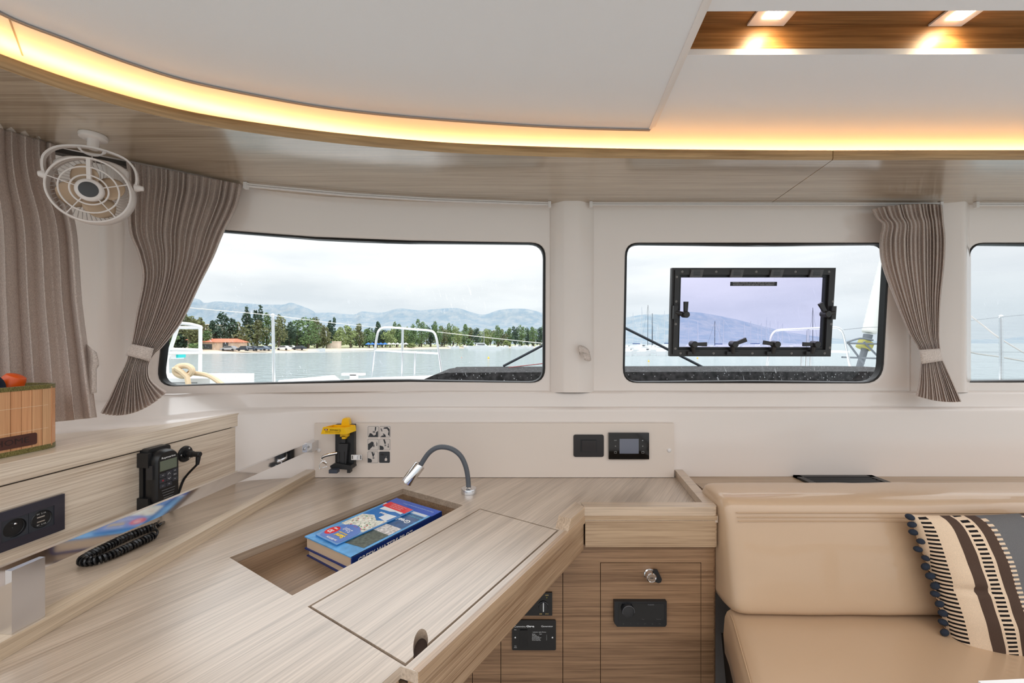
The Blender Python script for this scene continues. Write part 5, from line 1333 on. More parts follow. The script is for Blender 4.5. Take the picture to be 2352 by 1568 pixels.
for k in range(5): gt(1255.5, 1458+2.8*k, str((1, 2, 3, 4, 7)[k]), .0020)
for px in (1183.5, 1269):
    q = CAB.l(px, 1463.5, .005); MB(CAB.M).lathe([(.0024, .005), (.0024, .0062), (.0014, .0068)], (q[0], q[1], 0), 12).build('screw', STEEL, gp)

# ================================================================== OPENING HATCH IN THE WINDOW
hc = on_wall(1731, 716)
lean = V(0, yw(hc.x, .3)-yw(hc.x, -.1), .4).normalized()
hn = V(0, -lean.z, lean.y)
HA = Fr(hc-hn*-.0+V(0, .012, 0), hn, lean)
hat = thing('window_hatch', 'black framed opening hatch with violet tinted pane set in the middle window', 'hatch', HA.o)
HBK = mat('hatch aluminium black', rgb(46, 43, 42), .4)
O = [HA.l(px, py, .012) for px, py in ((1540, 818.5), (1911, 819), (1923, 614.5), (1545.5, 614.5))]
def inset(P, m):
    c = (sum(p[0] for p in P)/4, sum(p[1] for p in P)/4)
    return [(p[0]+(m if p[0] < c[0] else -m), p[1]+(m if p[1] < c[1] else -m)) for p in P]
def fring(P, m0, m1, z0, z1, name, m):
    mb = MB(HA.M); A = inset(P, m0); Bq = inset(P, m1)
    for i in range(4):
        j = (i+1) % 4
        mb.hexa([(*A[i], z0), (*A[j], z0), (*Bq[j], z0), (*Bq[i], z0), (*A[i], z1), (*A[j], z1), (*Bq[j], z1), (*Bq[i], z1)])
    return mb.build(name, m, hat, smooth=False)
fring(O, 0, .0085, -.012, .006, 'outer_frame', HBK)
fring(O, .0085, .0255, -.012, .012, 'inner_frame', HBK)
fring(O, .0255, .034, -.010, .004, 'seal', RUB)
MB(HA.M).prism(inset(O, .030), -.006, -.001).build('pane', glass('tinted acrylic', (.875, .86, .97, 1), .12), hat, smooth=False)
def hx(px, py, off=.012): return HA.l(px, py, off)
for px in (1600, 1692.5, 1784, 1875):
    q = hx(px, 627, .016); MB(HA.M).hexa([(q[0]-.024, q[1]-.015, .010), (q[0]+.020, q[1]-.015, .010), (q[0]+.024, q[1]+.012, .010), (q[0]-.020, q[1]+.012, .010), (q[0]-.024, q[1]-.015, .016), (q[0]+.020, q[1]-.015, .016), (q[0]+.024, q[1]+.012, .020), (q[0]-.020, q[1]+.012, .020)], .001).build('hinge', mat('hinge', rgb(88, 86, 86), .4), hat)
    for k in (-1, 0, 1): MB(HA.M).box(q[0]-.012, q[0]+.012, q[1]+k*.007-.0008, q[1]+k*.007+.0008, .0175, .0202).build('hinge_slot', BLKG, hat)
def latch(px, py, ang, hpx, hpy, vert=False):
    q = hx(px, py, .03); h = hx(hpx, hpy, .02); a = math.radians(ang)
    if vert: MB(HA.M).box(h[0]-.009, h[0]+.006, h[1]-.024, h[1]+.024, .010, .024, .002).build('latch_base', HBK, hat)
    else: MB(HA.M).box(h[0]-.023, h[0]+.023, h[1]-.006, h[1]+.006, .010, .022, .002).build('latch_base', HBK, hat)
    MB(HA.M).tube([V(h[0], h[1], .018), V(q[0], q[1], .026)], .0085, 10).build('latch_neck', HBK, hat)
    MB(HA.M).lathe([(.0115, .018), (.0115, .046), (.010, .048), (.0005, .048)], (q[0], q[1], 0), 20).build('latch_hub', HBK, hat)
    d_ = V(math.cos(a), math.sin(a), 0); p_ = V(-d_.y, d_.x, 0); s0_ = V(q[0], q[1], .034)
    P = [s0_+d_*.008-p_*.006, s0_+d_*.046-p_*.0075, s0_+d_*.046+p_*.0075, s0_+d_*.008+p_*.006]
    MB(HA.M).hexa([(p.x, p.y, .031) for p in P]+[(p.x, p.y, .040) for p in P], .0015).build('latch_lever', HBK, hat)
latch(1592, 790, 0, 1594, 811); latch(1684, 790, 22, 1684, 811); latch(1780, 790, 172, 1776, 811); latch(1871, 790, 180, 1866, 811)
latch(1573, 722, 90, 1552, 717, True); latch(1895, 721, 122, 1915, 718, True)
for px, py in ((1567, 624), (1645, 624), (1737, 624), (1827, 624), (1904, 624), (1554.5, 636), (1553, 692), (1552, 744), (1551, 800), (1563, 811), (1639, 811), (1728, 811), (1818, 811), (1894, 811), (1906, 798), (1909, 744), (1913, 692)):
    q = hx(px, py, .012); MB(HA.M).lathe([(.0042, .0118), (.0042, .0126), (.0022, .0122), (.0005, .0118)], (q[0], q[1], 0), 12).build('screw', mat('screw grey', rgb(128, 122, 118), .35, .8), hat)
dc = pbox(HA, 1677.5, 647, 1784.5, 656.5, -.0008, -.0004).build('warning_decal', mat('decal black', rgb(30, 28, 30), .5), hat)
for k, s_ in enumerate(('PANNEAU ETANCHE: DOIT ETRE FERME EN NAVIGATION', 'WATERTIGHT CLOSURE: KEEP SHUT WHEN UNDERWAY')):
    q = hx(1731, 649.3+4.6*k, 0); text(s_, HA, q[0], q[1], .0042, mat('decal print', rgb(200, 196, 196), .5), dc, z=-.0003, width=.152)

# ================================================================== CUSHION ON THE SOFA
pc_ = at(2372, 1345, .985)
pup = V(-.10, .20, .96).normalized(); pnn = (V(-.20, -1, .25)).normalized()
pxx = pup.cross(pnn).normalized(); pnn = pxx.cross(pup).normalized()
PM = Matrix(((pxx.x, pup.x, pnn.x, pc_.x), (pxx.y, pup.y, pnn.y, pc_.y), (pxx.z, pup.z, pnn.z, pc_.z), (0, 0, 0, 1)))
cu = thing('cushion', 'striped cream, brown and grey throw cushion with navy pompoms on the sofa', 'cushion', pc_+V(0, 0, -.17))
CW_, CH_ = .44, .355
def pil(side):
    def fn(u, v):
        a, b = 2*u-1, 2*v-1
        x = a*CW_/2*(1-.05*(1-b*b)*0-.07*(1-b**2)*abs(a)**3); y = b*CH_/2*(1-.07*(1-a**2)*abs(b)**3)
        th_ = .055*(max(0, 1-a**4)*max(0, 1-b**4))**.55
        w = .004*noise.noise(V(x*22, y*22, 5))*(1-max(abs(a), abs(b))**4)+.004*math.sin(y*60+2*a)*max(0, abs(a)-.55)*(1-abs(a))*6
        crease = -.010*math.exp(-((y-.01)/.006)**2)*max(0, min(1, (-.45-a)*4))*max(0, 1-abs(a)**6)
        return V(x+.006*noise.noise(V(y*14, 3, 1))*(abs(a)**4), y, side*(th_+w*side+crease))
    return fn
# procedural woven stripes laid out in the cushion's own coordinates
m, t_, b_ = base('striped weave')
gcoord = t_.nodes.new('ShaderNodeTexCoord'); sep = t_.nodes.new('ShaderNodeSeparateXYZ'); t_.links.new(gcoord.outputs['Object'], sep.inputs[0])
mr = t_.nodes.new('ShaderNodeMapRange'); mr.inputs['From Min'].default_value = -CW_/2; mr.inputs['From Max'].default_value = CW_/2; t_.links.new(sep.outputs['X'], mr.inputs['Value'])
def ramp(stops):
    r = t_.nodes.new('ShaderNodeValToRGB'); r.color_ramp.interpolation = 'CONSTANT'; e = r.color_ramp.elements
    e[0].position = stops[0][0]; e[0].color = stops[0][1]; e[1].position = stops[1][0]; e[1].color = stops[1][1]
    for p, c in stops[2:]:
        q_ = e.new(p); q_.color = c
    t_.links.new(mr.outputs[0], r.inputs[0]); return r
CR, BR, GY_, BK_ = rgb(226, 200, 172), rgb(84, 66, 56), rgb(110, 108, 108), rgb(30, 26, 26)
base_r = ramp([(0, CR), (.155, BR), (.205, CR), (.275, BR), (.330, GY_), (.545, BR), (.585, CR), (.66, GY_), (.685, CR), (.74, BR), (.80, CR), (.86, BR), (.90, CR)])
dash_r = ramp([(0, (0, 0, 0, 1)), (.035, (1, 1, 1, 1)), (.075, (0, 0, 0, 1)), (.215, (1, 1, 1, 1)), (.26, (0, 0, 0, 1)), (.60, (1, 1, 1, 1)), (.635, (0, 0, 0, 1)), (.695, (1, 1, 1, 1)), (.72, (0, 0, 0, 1)), (.92, (1, 1, 1, 1)), (.96, (0, 0, 0, 1))])
dash2_r = ramp([(0, (0, 0, 0, 1)), (.326, (1, 1, 1, 1)), (.352, (0, 0, 0, 1)), (.528, (1, 1, 1, 1)), (.546, (0, 0, 0, 1))])
fy_ = t_.nodes.new('ShaderNodeMath'); fy_.operation = 'MULTIPLY'; fy_.inputs[1].default_value = 105; t_.links.new(sep.outputs['Y'], fy_.inputs[0])
fr_ = t_.nodes.new('ShaderNodeMath'); fr_.operation = 'FRACT'; t_.links.new(fy_.outputs[0], fr_.inputs[0])
gt_ = t_.nodes.new('ShaderNodeMath'); gt_.operation = 'GREATER_THAN'; gt_.inputs[1].default_value = .5; t_.links.new(fr_.outputs[0], gt_.inputs[0])
def mixc(fac_a, A, col):
    mu_ = t_.nodes.new('ShaderNodeMath'); mu_.operation = 'MULTIPLY'; t_.links.new(fac_a.outputs[0], mu_.inputs[0]); t_.links.new(gt_.outputs[0], mu_.inputs[1])
    x_ = t_.nodes.new('ShaderNodeMix'); x_.data_type = 'RGBA'; t_.links.new(mu_.outputs[0], x_.inputs['Factor']); t_.links.new(A, x_.inputs['A']); x_.inputs['B'].default_value = col
    return x_.outputs['Result']
o1 = mixc(dash_r, base_r.outputs[0], BK_); o2 = mixc(dash2_r, o1, CR)
nz_ = t_.nodes.new('ShaderNodeTexNoise'); nz_.inputs['Scale'].default_value = 700; t_.links.new(gcoord.outputs['Object'], nz_.inputs['Vector'])
mr2 = t_.nodes.new('ShaderNodeMapRange'); mr2.inputs['To Min'].default_value = .75; mr2.inputs['To Max'].default_value = 1.2; t_.links.new(nz_.outputs[0], mr2.inputs['Value'])
x3 = t_.nodes.new('ShaderNodeMix'); x3.data_type = 'RGBA'; x3.blend_type = 'MULTIPLY'; x3.inputs['Factor'].default_value = 1; t_.links.new(o2, x3.inputs['A']); t_.links.new(mr2.outputs[0], x3.inputs['B'])
t_.links.new(x3.outputs['Result'], b_.inputs['Base Color']); b_.inputs['Roughness'].default_value = .9; b_.inputs['Specular IOR Level'].default_value = .15
mb = MB(PM); mb.grid(pil(1), 60, 50); mb.grid(pil(-1), 60, 50); bmesh.ops.remove_doubles(mb.bm, verts=mb.bm.verts[:], dist=.0006)
mb.build('cover', m, cu, ang=80, local=PM)
PMM = mat('pompom', rgb(38, 46, 60), .95, bump=.8, bscale=900)
rnd = random.Random(2)
for k in range(18):
    y = CH_/2*(.99-1.98*k/17); b = y/(CH_/2); x = -CW_/2*(1-.07*(1-b*b))-.006+rnd.uniform(-.004, .004); zz = rnd.uniform(-.003, .008)
    MB(PM @ Matrix.Translation((x, y+rnd.uniform(-.003, .003), zz)) @ Matrix.Rotation(rnd.uniform(-.6, .6), 4, 'Z')).ball((0, 0, 0), .0088*rnd.uniform(.92, 1.1), 2, (1.15, .85, .9)).build('pompom', PMM, cu)

# ================================================================== OUTSIDE: foredeck, water, shore, marina, hills
SEA = -2.6
m, t_, b_ = base('sea water')
b_.inputs['Base Color'].default_value = (.26, .32, .33, 1); b_.inputs['Roughness'].default_value = .14; b_.inputs['IOR'].default_value = 1.33
g_ = t_.nodes.new('ShaderNodeNewGeometry'); q_ = t_.nodes.new('ShaderNodeMapping'); q_.inputs['Scale'].default_value = (.55, 1.1, 1); t_.links.new(g_.outputs['Position'], q_.inputs['Vector'])
n_ = t_.nodes.new('ShaderNodeTexNoise'); n_.inputs['Scale'].default_value = 1.3; n_.inputs['Detail'].default_value = 4; t_.links.new(q_.outputs[0], n_.inputs['Vector'])
u_ = t_.nodes.new('ShaderNodeBump'); u_.inputs['Strength'].default_value = .55; u_.inputs['Distance'].default_value = .8; t_.links.new(n_.outputs[0], u_.inputs['Height']); t_.links.new(u_.outputs[0], b_.inputs['Normal'])
SEAM = m
sea = MB().flat([(-5000, -5000, SEA), (5000, -5000, SEA), (5000, 6000, SEA), (-5000, 6000, SEA)]).build('sea', SEAM, smooth=False)
sea['kind'] = 'structure'; sea['label'] = 'pale rippled harbour water outside the windows'
# shore
shp = [(250, 817), (360, 814), (480, 811), (640, 808.5), (760, 806), (900, 803), (1000, 801), (1100, 799.5), (1250, 799), (1400, 798.6)]
SHR = [on_z(px, py, SEA) for px, py in shp]
def ribbon(name, m, d0, d1, z0, z1, label):
    mb = MB(); R = []
    for p in catmull(SHR, 6):
        k0 = 1+d0/p.y; k1 = 1+d1/p.y; R.append([mb.v((p.x*k0, p.y*k0, z0)), mb.v((p.x*k1, p.y*k1, z1))])
    for A, B in zip(R, R[1:]): mb.f([A[0], B[0], B[1], A[1]])
    o = mb.build(name, m); return struct(o, label)
ribbon('beach', mat('beach sand', rgb(214, 194, 172), .9, var=.15, vscale=.5), -.5, 9, SEA-.05, SEA+.75, 'sandy beach strip at the water edge')
ribbon('ground', mat('dry grass', rgb(150, 152, 112), .9, var=.3, vscale=.15), 8.9, 240, SEA+.74, SEA+1.4, 'flat land under the trees')
# hills, distance haze put into their blue-grey base colour
CRE = [(-300, 650), (150, 672), (300, 680), (440, 684), (470, 695), (500, 692), (560, 696), (610, 699), (650, 699), (668, 695), (692, 702), (716, 712), (724, 718), (760, 718), (812, 722), (832, 715), (876, 718), (916, 708), (965, 712), (1045, 707), (1080, 716), (1113, 722), (1150, 711), (1205, 709), (1250, 719), (1300, 732), (1400, 736), (1433, 730), (1480, 722), (1530, 722), (1560, 716), (1600, 717), (1640, 723), (1690, 733), (1740, 746), (1790, 758), (1850, 769), (1950, 780), (2050, 785), (2150, 783), (2250, 779), (2310, 778), (2352, 772), (2500, 768), (2700, 772)]
m, t_, b_ = base('hazed limestone')
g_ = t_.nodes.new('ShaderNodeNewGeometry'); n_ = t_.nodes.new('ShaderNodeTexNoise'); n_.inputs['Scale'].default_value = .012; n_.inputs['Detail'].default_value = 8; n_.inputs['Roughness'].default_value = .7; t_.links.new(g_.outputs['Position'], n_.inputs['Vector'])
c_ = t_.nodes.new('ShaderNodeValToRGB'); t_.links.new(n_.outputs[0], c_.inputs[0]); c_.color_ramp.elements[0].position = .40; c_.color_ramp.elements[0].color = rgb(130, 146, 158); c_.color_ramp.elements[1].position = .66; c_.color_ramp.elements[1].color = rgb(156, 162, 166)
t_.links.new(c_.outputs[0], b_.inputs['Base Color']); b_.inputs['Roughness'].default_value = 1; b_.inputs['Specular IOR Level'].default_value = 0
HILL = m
def hill(i0, i1, D, label):
    pts = catmull([at(px, py, D) for px, py in CRE[i0:i1]], 6); mb = MB(); R = []
    for p in pts:
        row = []
        for k in range(9):
            s = k/8; y = D-900*(1-s)**1.2; z = SEA+(p.z-SEA)*s**1.35
            x = p.x*(y/D); w = (1-s)*s
            row.append(mb.v((x+60*noise.noise(V(x*.004, s*3, 1))*w, y, z+p.z*.5*w*noise.noise(V(x*.006, s*2.5, 7)))))
        row.append(mb.v((p.x*1.25, D*1.25, SEA))); R.append(row)
    for A, B in zip(R, R[1:]):
        for k in range(len(A)-1): mb.f([A[k], B[k], B[k+1], A[k+1]])
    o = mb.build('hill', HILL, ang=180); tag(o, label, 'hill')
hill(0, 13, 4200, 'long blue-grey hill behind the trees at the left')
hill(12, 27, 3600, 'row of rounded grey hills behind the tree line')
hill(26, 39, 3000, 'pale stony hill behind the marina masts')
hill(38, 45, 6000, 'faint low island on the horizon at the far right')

ORD = ['leftmost', 'second from the left', 'third from the left', 'fourth from the left', 'fifth from the left', 'sixth from the left', 'seventh from the left', 'eighth from the left', 'ninth from the left', 'tenth from the left', 'eleventh from the left', 'twelfth from the left', 'thirteenth from the left', 'fourteenth from the left', 'fifteenth from the left', 'sixteenth from the left', 'seventeenth from the left']
def ordinals(items):
    """items: (key, px) -> rank word of each among those with the same key, by place from the left"""
    out = []
    for i, (k, px) in enumerate(items):
        same = sorted(p for kk, p in items if kk == k); out.append(ORD[same.index(px)] if len(same) > 1 else '')
    return out
# trees on the shore
LEAF = [mat('leaf olive', rgb(108, 112, 74), .8, var=.35, vscale=.6), mat('leaf green', rgb(98, 122, 76), .8, var=.35, vscale=.6), mat('leaf dark', rgb(62, 84, 66), .8, var=.35, vscale=.6), mat('leaf light', rgb(132, 146, 92), .8, var=.35, vscale=.6)]
BARK = mat('bark', rgb(96, 84, 72), .9)
TLAB = ['olive-green', 'mid-green', 'dark-green', 'yellow-green']
def area(px):
    for lim, nm in ((445, 'behind the bow seat frame'), (545, 'around the boathouse'), (628, 'just left of the guard post'), (745, 'between guard post and kiosk'), (860, 'between kiosk and bow rail'), (1005, 'behind the bow rail'), (1100, 'just right of the bow rail'), (1178, 'behind the moored catamaran')):
        if px < lim: return nm
    return 'at the right end of the large window'
def shore_y(px): return float(np.interp(px, [p[0] for p in shp], [p[1] for p in shp]))
def tree(px, top, hwpx, kind, back=14, low=0, seed=0, rank=''):
    rnd = random.Random(seed*7+px)
    b0 = on_z(px, shore_y(px), SEA); k = 1+back/b0.y; D = b0.y*k; x = b0.x*k; z0 = SEA+.75
    ztop = (HY-top)/F*D; H = ztop-z0; R = hwpx*1.3/F*D
    t = thing('shore_tree', (rank+' ' if rank else '')+TLAB[kind]+(' bush ' if top > 775 else ' tree ')+area(px), 'tree', (x, D, z0), 'trees along the shore: '+('olive', 'green', 'dark', 'light')[kind])
    mb = MB(); mb.tube([V(x, D, z0-.2), V(x+.1, D, z0+H*.35), V(x, D, z0+H*.8)], [R*.07+.08, R*.05+.06, .04], 6); mb.build('trunk', BARK, t)
    me_v = []; me_f = []
    nb = 9; bl = []
    for i in range(nb):
        s = i/(nb-1); rr = R*(.62+.3*math.sin(math.pi*min(1, s*1.05)))*(1 if s < .8 else .7)
        bl.append((V(x+rnd.uniform(-.45, .45)*R, D+rnd.uniform(-.4, .4)*R, z0+H*(.22+.66*s)), rr*rnd.uniform(.55, .8), H*.13*rnd.uniform(.8, 1.2)))
    for c, r, h in bl:
        for _ in range(95):
            a = rnd.uniform(0, 6.283); ph = math.acos(rnd.uniform(-1, 1)); q = rnd.uniform(.55, 1.0)
            p = c+V(r*q*math.sin(ph)*math.cos(a), r*q*math.sin(ph)*math.sin(a), h*1.25*q*math.cos(ph))
            s = rnd.uniform(.22, .46)*(1 if R > 1.6 else .8); u = V(rnd.uniform(-1, 1), rnd.uniform(-1, 1), rnd.uniform(-1, 1)).normalized(); w = u.orthogonal().normalized()
            i0 = len(me_v); me_v += [p+u*s, p+w*s*.7, p-u*s, p-w*s*.7]; me_f.append((i0, i0+1, i0+2, i0+3))
    me = bpy.data.meshes.new('crown'); me.from_pydata([(p.x, p.y, p.z+CZ) for p in me_v], [], me_f); link('crown', me, LEAF[kind], t)
TR = [(330, 735, 22, 1), (385, 745, 22, 1), (424, 735, 20, 0), (436, 722, 22, 0), (456, 730, 16, 0), (410, 765, 22, 2), (470, 760, 14, 1), (494, 738, 14, 2), (515, 718, 22, 2), (532, 735, 14, 2), (567, 706, 10, 2), (590, 704, 11, 2), (556, 742, 22, 0), (590, 735, 22, 0), (612, 722, 20, 1), (640, 724, 20, 0), (664, 742, 18, 2), (682, 734, 22, 1), (708, 728, 22, 1), (728, 728, 18, 0),
      (700, 760, 20, 2), (750, 748, 10, 0), (763, 732, 9, 2), (742, 765, 14, 3), (782, 752, 16, 3), (805, 747, 18, 3), (826, 745, 16, 0), (848, 755, 15, 1), (867, 738, 9, 2), (878, 758, 14, 2), (896, 755, 16, 3), (913, 741, 13, 1), (930, 750, 14, 3), (950, 746, 14, 1), (968, 735, 15, 1), (988, 745, 12, 2), (1004, 740, 13, 1), (1020, 748, 13, 0), (1034, 743, 12, 1),
      (1050, 750, 12, 3), (1066, 744, 14, 1), (1082, 753, 11, 0), (1094, 753, 10, 2), (1110, 755, 14, 3), (1126, 757, 12, 3), (1143, 747, 11, 1), (1157, 756, 11, 0), (1170, 752, 12, 1), (1184, 749, 9, 2), (1198, 748, 11, 1), (1212, 752, 10, 2), (1226, 750, 10, 1), (1240, 752, 9, 2), (1250, 748, 10, 1), (1268, 752, 12, 2),
      (445, 790, 12, 1), (455, 788, 8, 3), (1080, 778, 8, 1), (945, 788, 8, 3), (1165, 782, 9, 3)]
TR += [(342+k*5, 770, 12, 2) for k in range(0, 12, 4)]+[(px, 754+(px*7) % 9, 21, (1, 0, 2, 3, 1, 2)[i % 6]) for i, px in enumerate(range(651, 1278, 26))]
BK = len(TR)-25
rk = ordinals([((kd, area(px), top > 775), px) for px, top, hw_, kd in TR])
for i, (px, top, hw_, kd) in enumerate(TR): tree(px, top, hw_, kd, (34 if i >= BK else 13+(i % 3)*5) if top < 775 else 8, seed=i, rank=rk[i])

# house with orange roof
TILE = mat('roof tile', rgb(214, 122, 92), .8, var=.15, vscale=2)
def shore_pt(px, back=10):
    b0 = on_z(px, shore_y(px), SEA); k = 1+back/b0.y; return b0*k
def house(px0, px1, ytop, yeave, back, label, wallc, rooft=True, ybase=None, dep=7.0, wins=None):
    a = shore_pt(px0, back); b = shore_pt(px1, back); D = .5*(a.y+b.y); x0, x1 = (px0-CX)/F*D, (px1-CX)/F*D; z0 = SEA+.7; ze = (HY-yeave)/F*D; zt = (HY-ytop)/F*D
    t = thing('shore_house', label, 'house', (.5*(x0+x1), D, z0))
    MB().box(x0, x1, D, D+dep, z0, ze).build('wall', wallc, t, smooth=False)
    if rooft:
        mb = MB(); mb.hexa([(x0-.4, D-.5, ze-.05), (x1+.4, D-.5, ze-.05), (x1+.4, D+dep+.5, ze-.05), (x0-.4, D+dep+.5, ze-.05), (x0-.2, D+dep*.45, zt), (x1-.8, D+dep*.45, zt), (x1-.8, D+dep*.55, zt), (x0-.2, D+dep*.55, zt)]); mb.build('roof', TILE, t, smooth=False)
    else: MB().box(x0-.1, x1+.1, D-.1, D+dep+.1, ze, ze+.4).build('roof', wallc, t, smooth=False)
    for (wx0, wx1, wy0, wy1, nm, mm) in (wins or []):
        X0, X1 = (wx0-CX)/F*D, (wx1-CX)/F*D; Z1, Z0 = (HY-wy0)/F*D, (HY-wy1)/F*D
        MB().box(X0, X1, D-.12, D+.05, max(Z0, z0), Z1).build(nm, mm, t, smooth=False)
DGL = mat('dark opening', rgb(70, 72, 74), .5)
house(441, 531, 777, 785, 10, 'low stone boathouse with orange tiled roof on the shore', mat('stone wall', rgb(206, 182, 160), .9, var=.2, vscale=1), wins=[(512, 524, 787, 801, 'door', DGL), (462, 487, 790, 801, 'opening', DGL), (518, 518.8, 787, 801, 'mullion', WPL)])
house(431, 452, 772, 780, 16, 'small orange roofed house behind the boathouse', mat('cream wall', rgb(222, 206, 190), .9))
house(462, 489, 742, 746, 60, 'white apartment block between the trees behind the boathouse', mat('pink wall', rgb(226, 214, 208), .9), False, dep=12, wins=[(466+7*c, 470+7*c, 751+7*r, 755+7*r, 'window', DGL) for c in range(3) for r in range(4)])
house(384, 402, 748, 752, 60, 'pale apartment block at the left window edge', mat('pink wall', rgb(226, 214, 208), .9), False, dep=12, wins=[(387+7*c, 391+7*c, 757+7*r, 761+7*r, 'window', DGL) for c in range(2) for r in range(4)])
house(752, 776, 783, 786, 11, 'small beach kiosk with green awning', mat('cream wall', rgb(222, 206, 190), .9), False, dep=3, wins=[(750, 762, 784, 787, 'awning', mat('green awning', rgb(60, 140, 110), .7))])
# parked cars
def car(px, col, label, L=4.2, back=5):
    p = shore_pt(px, back); x, D, z = p.x, p.y, SEA+.45
    t = thing('parked_car', label, 'car', (x, D, z))
    h = L/2
    side = [(-h, .3), (-h+.1, .75), (-h*.62, .88), (-h*.35, 1.38), (h*.35, 1.42), (h*.72, .95), (h*.98, .8), (h, .35)]
    mb = MB(Matrix(((1, 0, 0, x), (0, 0, 1, D), (0, 1, 0, z), (0, 0, 0, 1)))); mb.prism(side, -.85, .85, .06, 2); mb.build('body', col, t)
    win = [(-h*.56, .92), (-h*.33, 1.30), (h*.33, 1.34), (h*.62, .96)]
    mb = MB(Matrix(((1, 0, 0, x), (0, 0, 1, D), (0, 1, 0, z), (0, 0, 0, 1)))); mb.prism(win, -.87, -.84); mb.build('window', DGL, t)
    for wx in (-h*.6, h*.6): MB(Matrix.Translation((x+wx, D-.8, z+.32)) @ Matrix.Rotation(math.pi/2, 4, 'X')).lathe([(.32, -.1), (.32, .1), (.18, .12)], n=14).build('wheel', BLK, t)
CAR = [mat('car silver', rgb(176, 180, 186), .3, .4), mat('car dark', rgb(52, 60, 72), .3), mat('car white', rgb(226, 228, 230), .3), mat('car blue grey', rgb(110, 122, 138), .3)]
for px, c, lb in ((528, 0, 'silver estate car parked beside the boathouse'), (563, 1, 'dark car parked right of the silver estate'), (578, 1, 'second dark car under the trees'), (602, 3, 'blue-grey car parked left of the guard post'), (612, 1, 'dark hatchback close to the guard post'), (652, 2, 'white car under the trees right of the guard post'), (688, 1, 'dark car parked near the small white dinghy'), (668, 2, 'second white car under the trees')):
    car(px, CAR[c], lb, 4.4 if px == 528 else 3.9, {563: 1, 602: 1, 668: 13}.get(px, 5))
# parasols of the beach cafe
PB_ = mat('parasol blue', rgb(56, 120, 214), .7); PW_ = mat('parasol white', rgb(238, 238, 236), .7)
for k in range(10):
    px = 846+k*9.6; p = shore_pt(px, 9); x, D = p.x, p.y; z0 = SEA+.7; zt = (HY-786.5)/F*D
    bl_c = k < 5
    t = thing('beach_parasol', ORD[k % 5]+(' of the blue beach cafe parasols' if bl_c else ' of the white beach cafe parasols'), 'parasol', (x, D, z0), 'blue beach parasols' if bl_c else 'white beach parasols')
    MB().tube([V(x, D, z0), V(x, D, zt)], .05, 6).build('pole', WPL, t)
    w = .95; MB().hexa([(x-w, D-w, zt-.75), (x+w, D-w, zt-.75), (x+w, D+w, zt-.75), (x-w, D+w, zt-.75), (x-.05, D-.05, zt), (x+.05, D-.05, zt), (x+.05, D+.05, zt), (x-.05, D+.05, zt)]).build('canopy', PB_ if bl_c else PW_, t, smooth=False)
# moored boats
HULL = mat('boat hull', rgb(236, 236, 236), .35); CABN = mat('boat cabin', rgb(220, 222, 224), .4); MAST = mat('mast alloy', rgb(200, 204, 210), .4); MASTD = mat('mast dark', rgb(60, 66, 76), .4); SAILB = mat('sail cover', rgb(60, 84, 130), .7)
def boat(px, py, L, top=None, dark=False, cabin=True, label=None, group=None, head=0, coverc=None):
    p = on_z(px, py, SEA); x, D = p.x, p.y
    t = thing('moored_yacht' if top else 'moored_motorboat', label, 'boat', (x, D, SEA), group)
    M_ = Matrix.Translation((x, D, SEA)) @ Matrix.Rotation(head, 4, 'Z')
    mb = MB(M_); B_ = L*.3; Hh = L*.10+.25
    def hf(u, v):
        s = u; wdt = B_/2*(math.sin(math.pi*min(1, .18+.82*(1-s)*.62+.0)))*(1 if s < .55 else max(.02, 1-((s-.55)/.45)**2)); a = (v-.5)*math.pi
        return V(-L/2+L*s, wdt*math.sin(a), -.25+(Hh+.25+.25*s)*(1-math.cos(a)**1.4*1.0))
    mb.grid(hf, 14, 8); R0 = None
    mb.build('hull', HULL, t, ang=60)
    dk = MB(M_); pts = [(-L/2+L*s/14, B_/2*math.sin(math.pi*min(1, .18+.82*(1-s/14)*.62))*(1 if s/14 < .55 else max(.02, 1-((s/14-.55)/.45)**2))) for s in range(15)]
    dk.prism([(a, b*.96) for a, b in pts]+[(a, -b*.96) for a, b in pts[::-1]], -.1, Hh-.02); dk.build('deck', CABN, t, smooth=False)
    if cabin:
        cb = MB(M_); hh2 = L*.09; cb.hexa([(-L*.25, -B_*.3, Hh-.05), (L*.2, -B_*.25, Hh-.05), (L*.2, B_*.25, Hh-.05), (-L*.25, B_*.3, Hh-.05), (-L*.22, -B_*.27, Hh+hh2), (L*.08, -B_*.22, Hh+hh2), (L*.08, B_*.22, Hh+hh2), (-L*.22, B_*.27, Hh+hh2)], .05); c_ = cb.build('cabin', CABN, t)
        MB(M_).box(-L*.18, L*.08, -B_*.295, -B_*.24, Hh+hh2*.35, Hh+hh2*.75).build('window_strip', DGL, c_)
    if top:
        H = (HY-top)/F*D-SEA; mm = MASTD if dark else MAST
        MB(M_).tube([V(L*.06, 0, Hh), V(L*.05, 0, H)], [.11, .07], 6).build('mast', mm, t)
        MB(M_).tube([V(L*.06, 0, Hh+1.3), V(-L*.34, 0, Hh+1.25)], .16 if coverc else .08, 6).build('boom', coverc or mm, t)
        MB(M_).tube([V(L*.5, 0, Hh+.3), V(L*.055, 0, H*.97)], .025, 4).build('forestay', mm, t); MB(M_).tube([V(-L*.5, 0, Hh+.1), V(L*.05, 0, H)], .02, 4).build('backstay', mm, t)
    return t
ym = [(1440, 720, 0), (1456, 718, 0), (1473, 703, 0), (1490, 700, 1), (1498, 719, 1), (1529, 713, 0), (1511, 742, 0), (1584, 738, 0), (1603, 735, 0), (1644, 737, 1), (1652, 738, 0), (1666, 733, 0), (1710, 741, 0), (1727, 736, 0), (1741, 733, 0), (1752, 742, 0), (1762, 728, 0), (1772, 737, 0), (1787, 738, 0), (1801, 743, 0), (1868, 706, 1)]
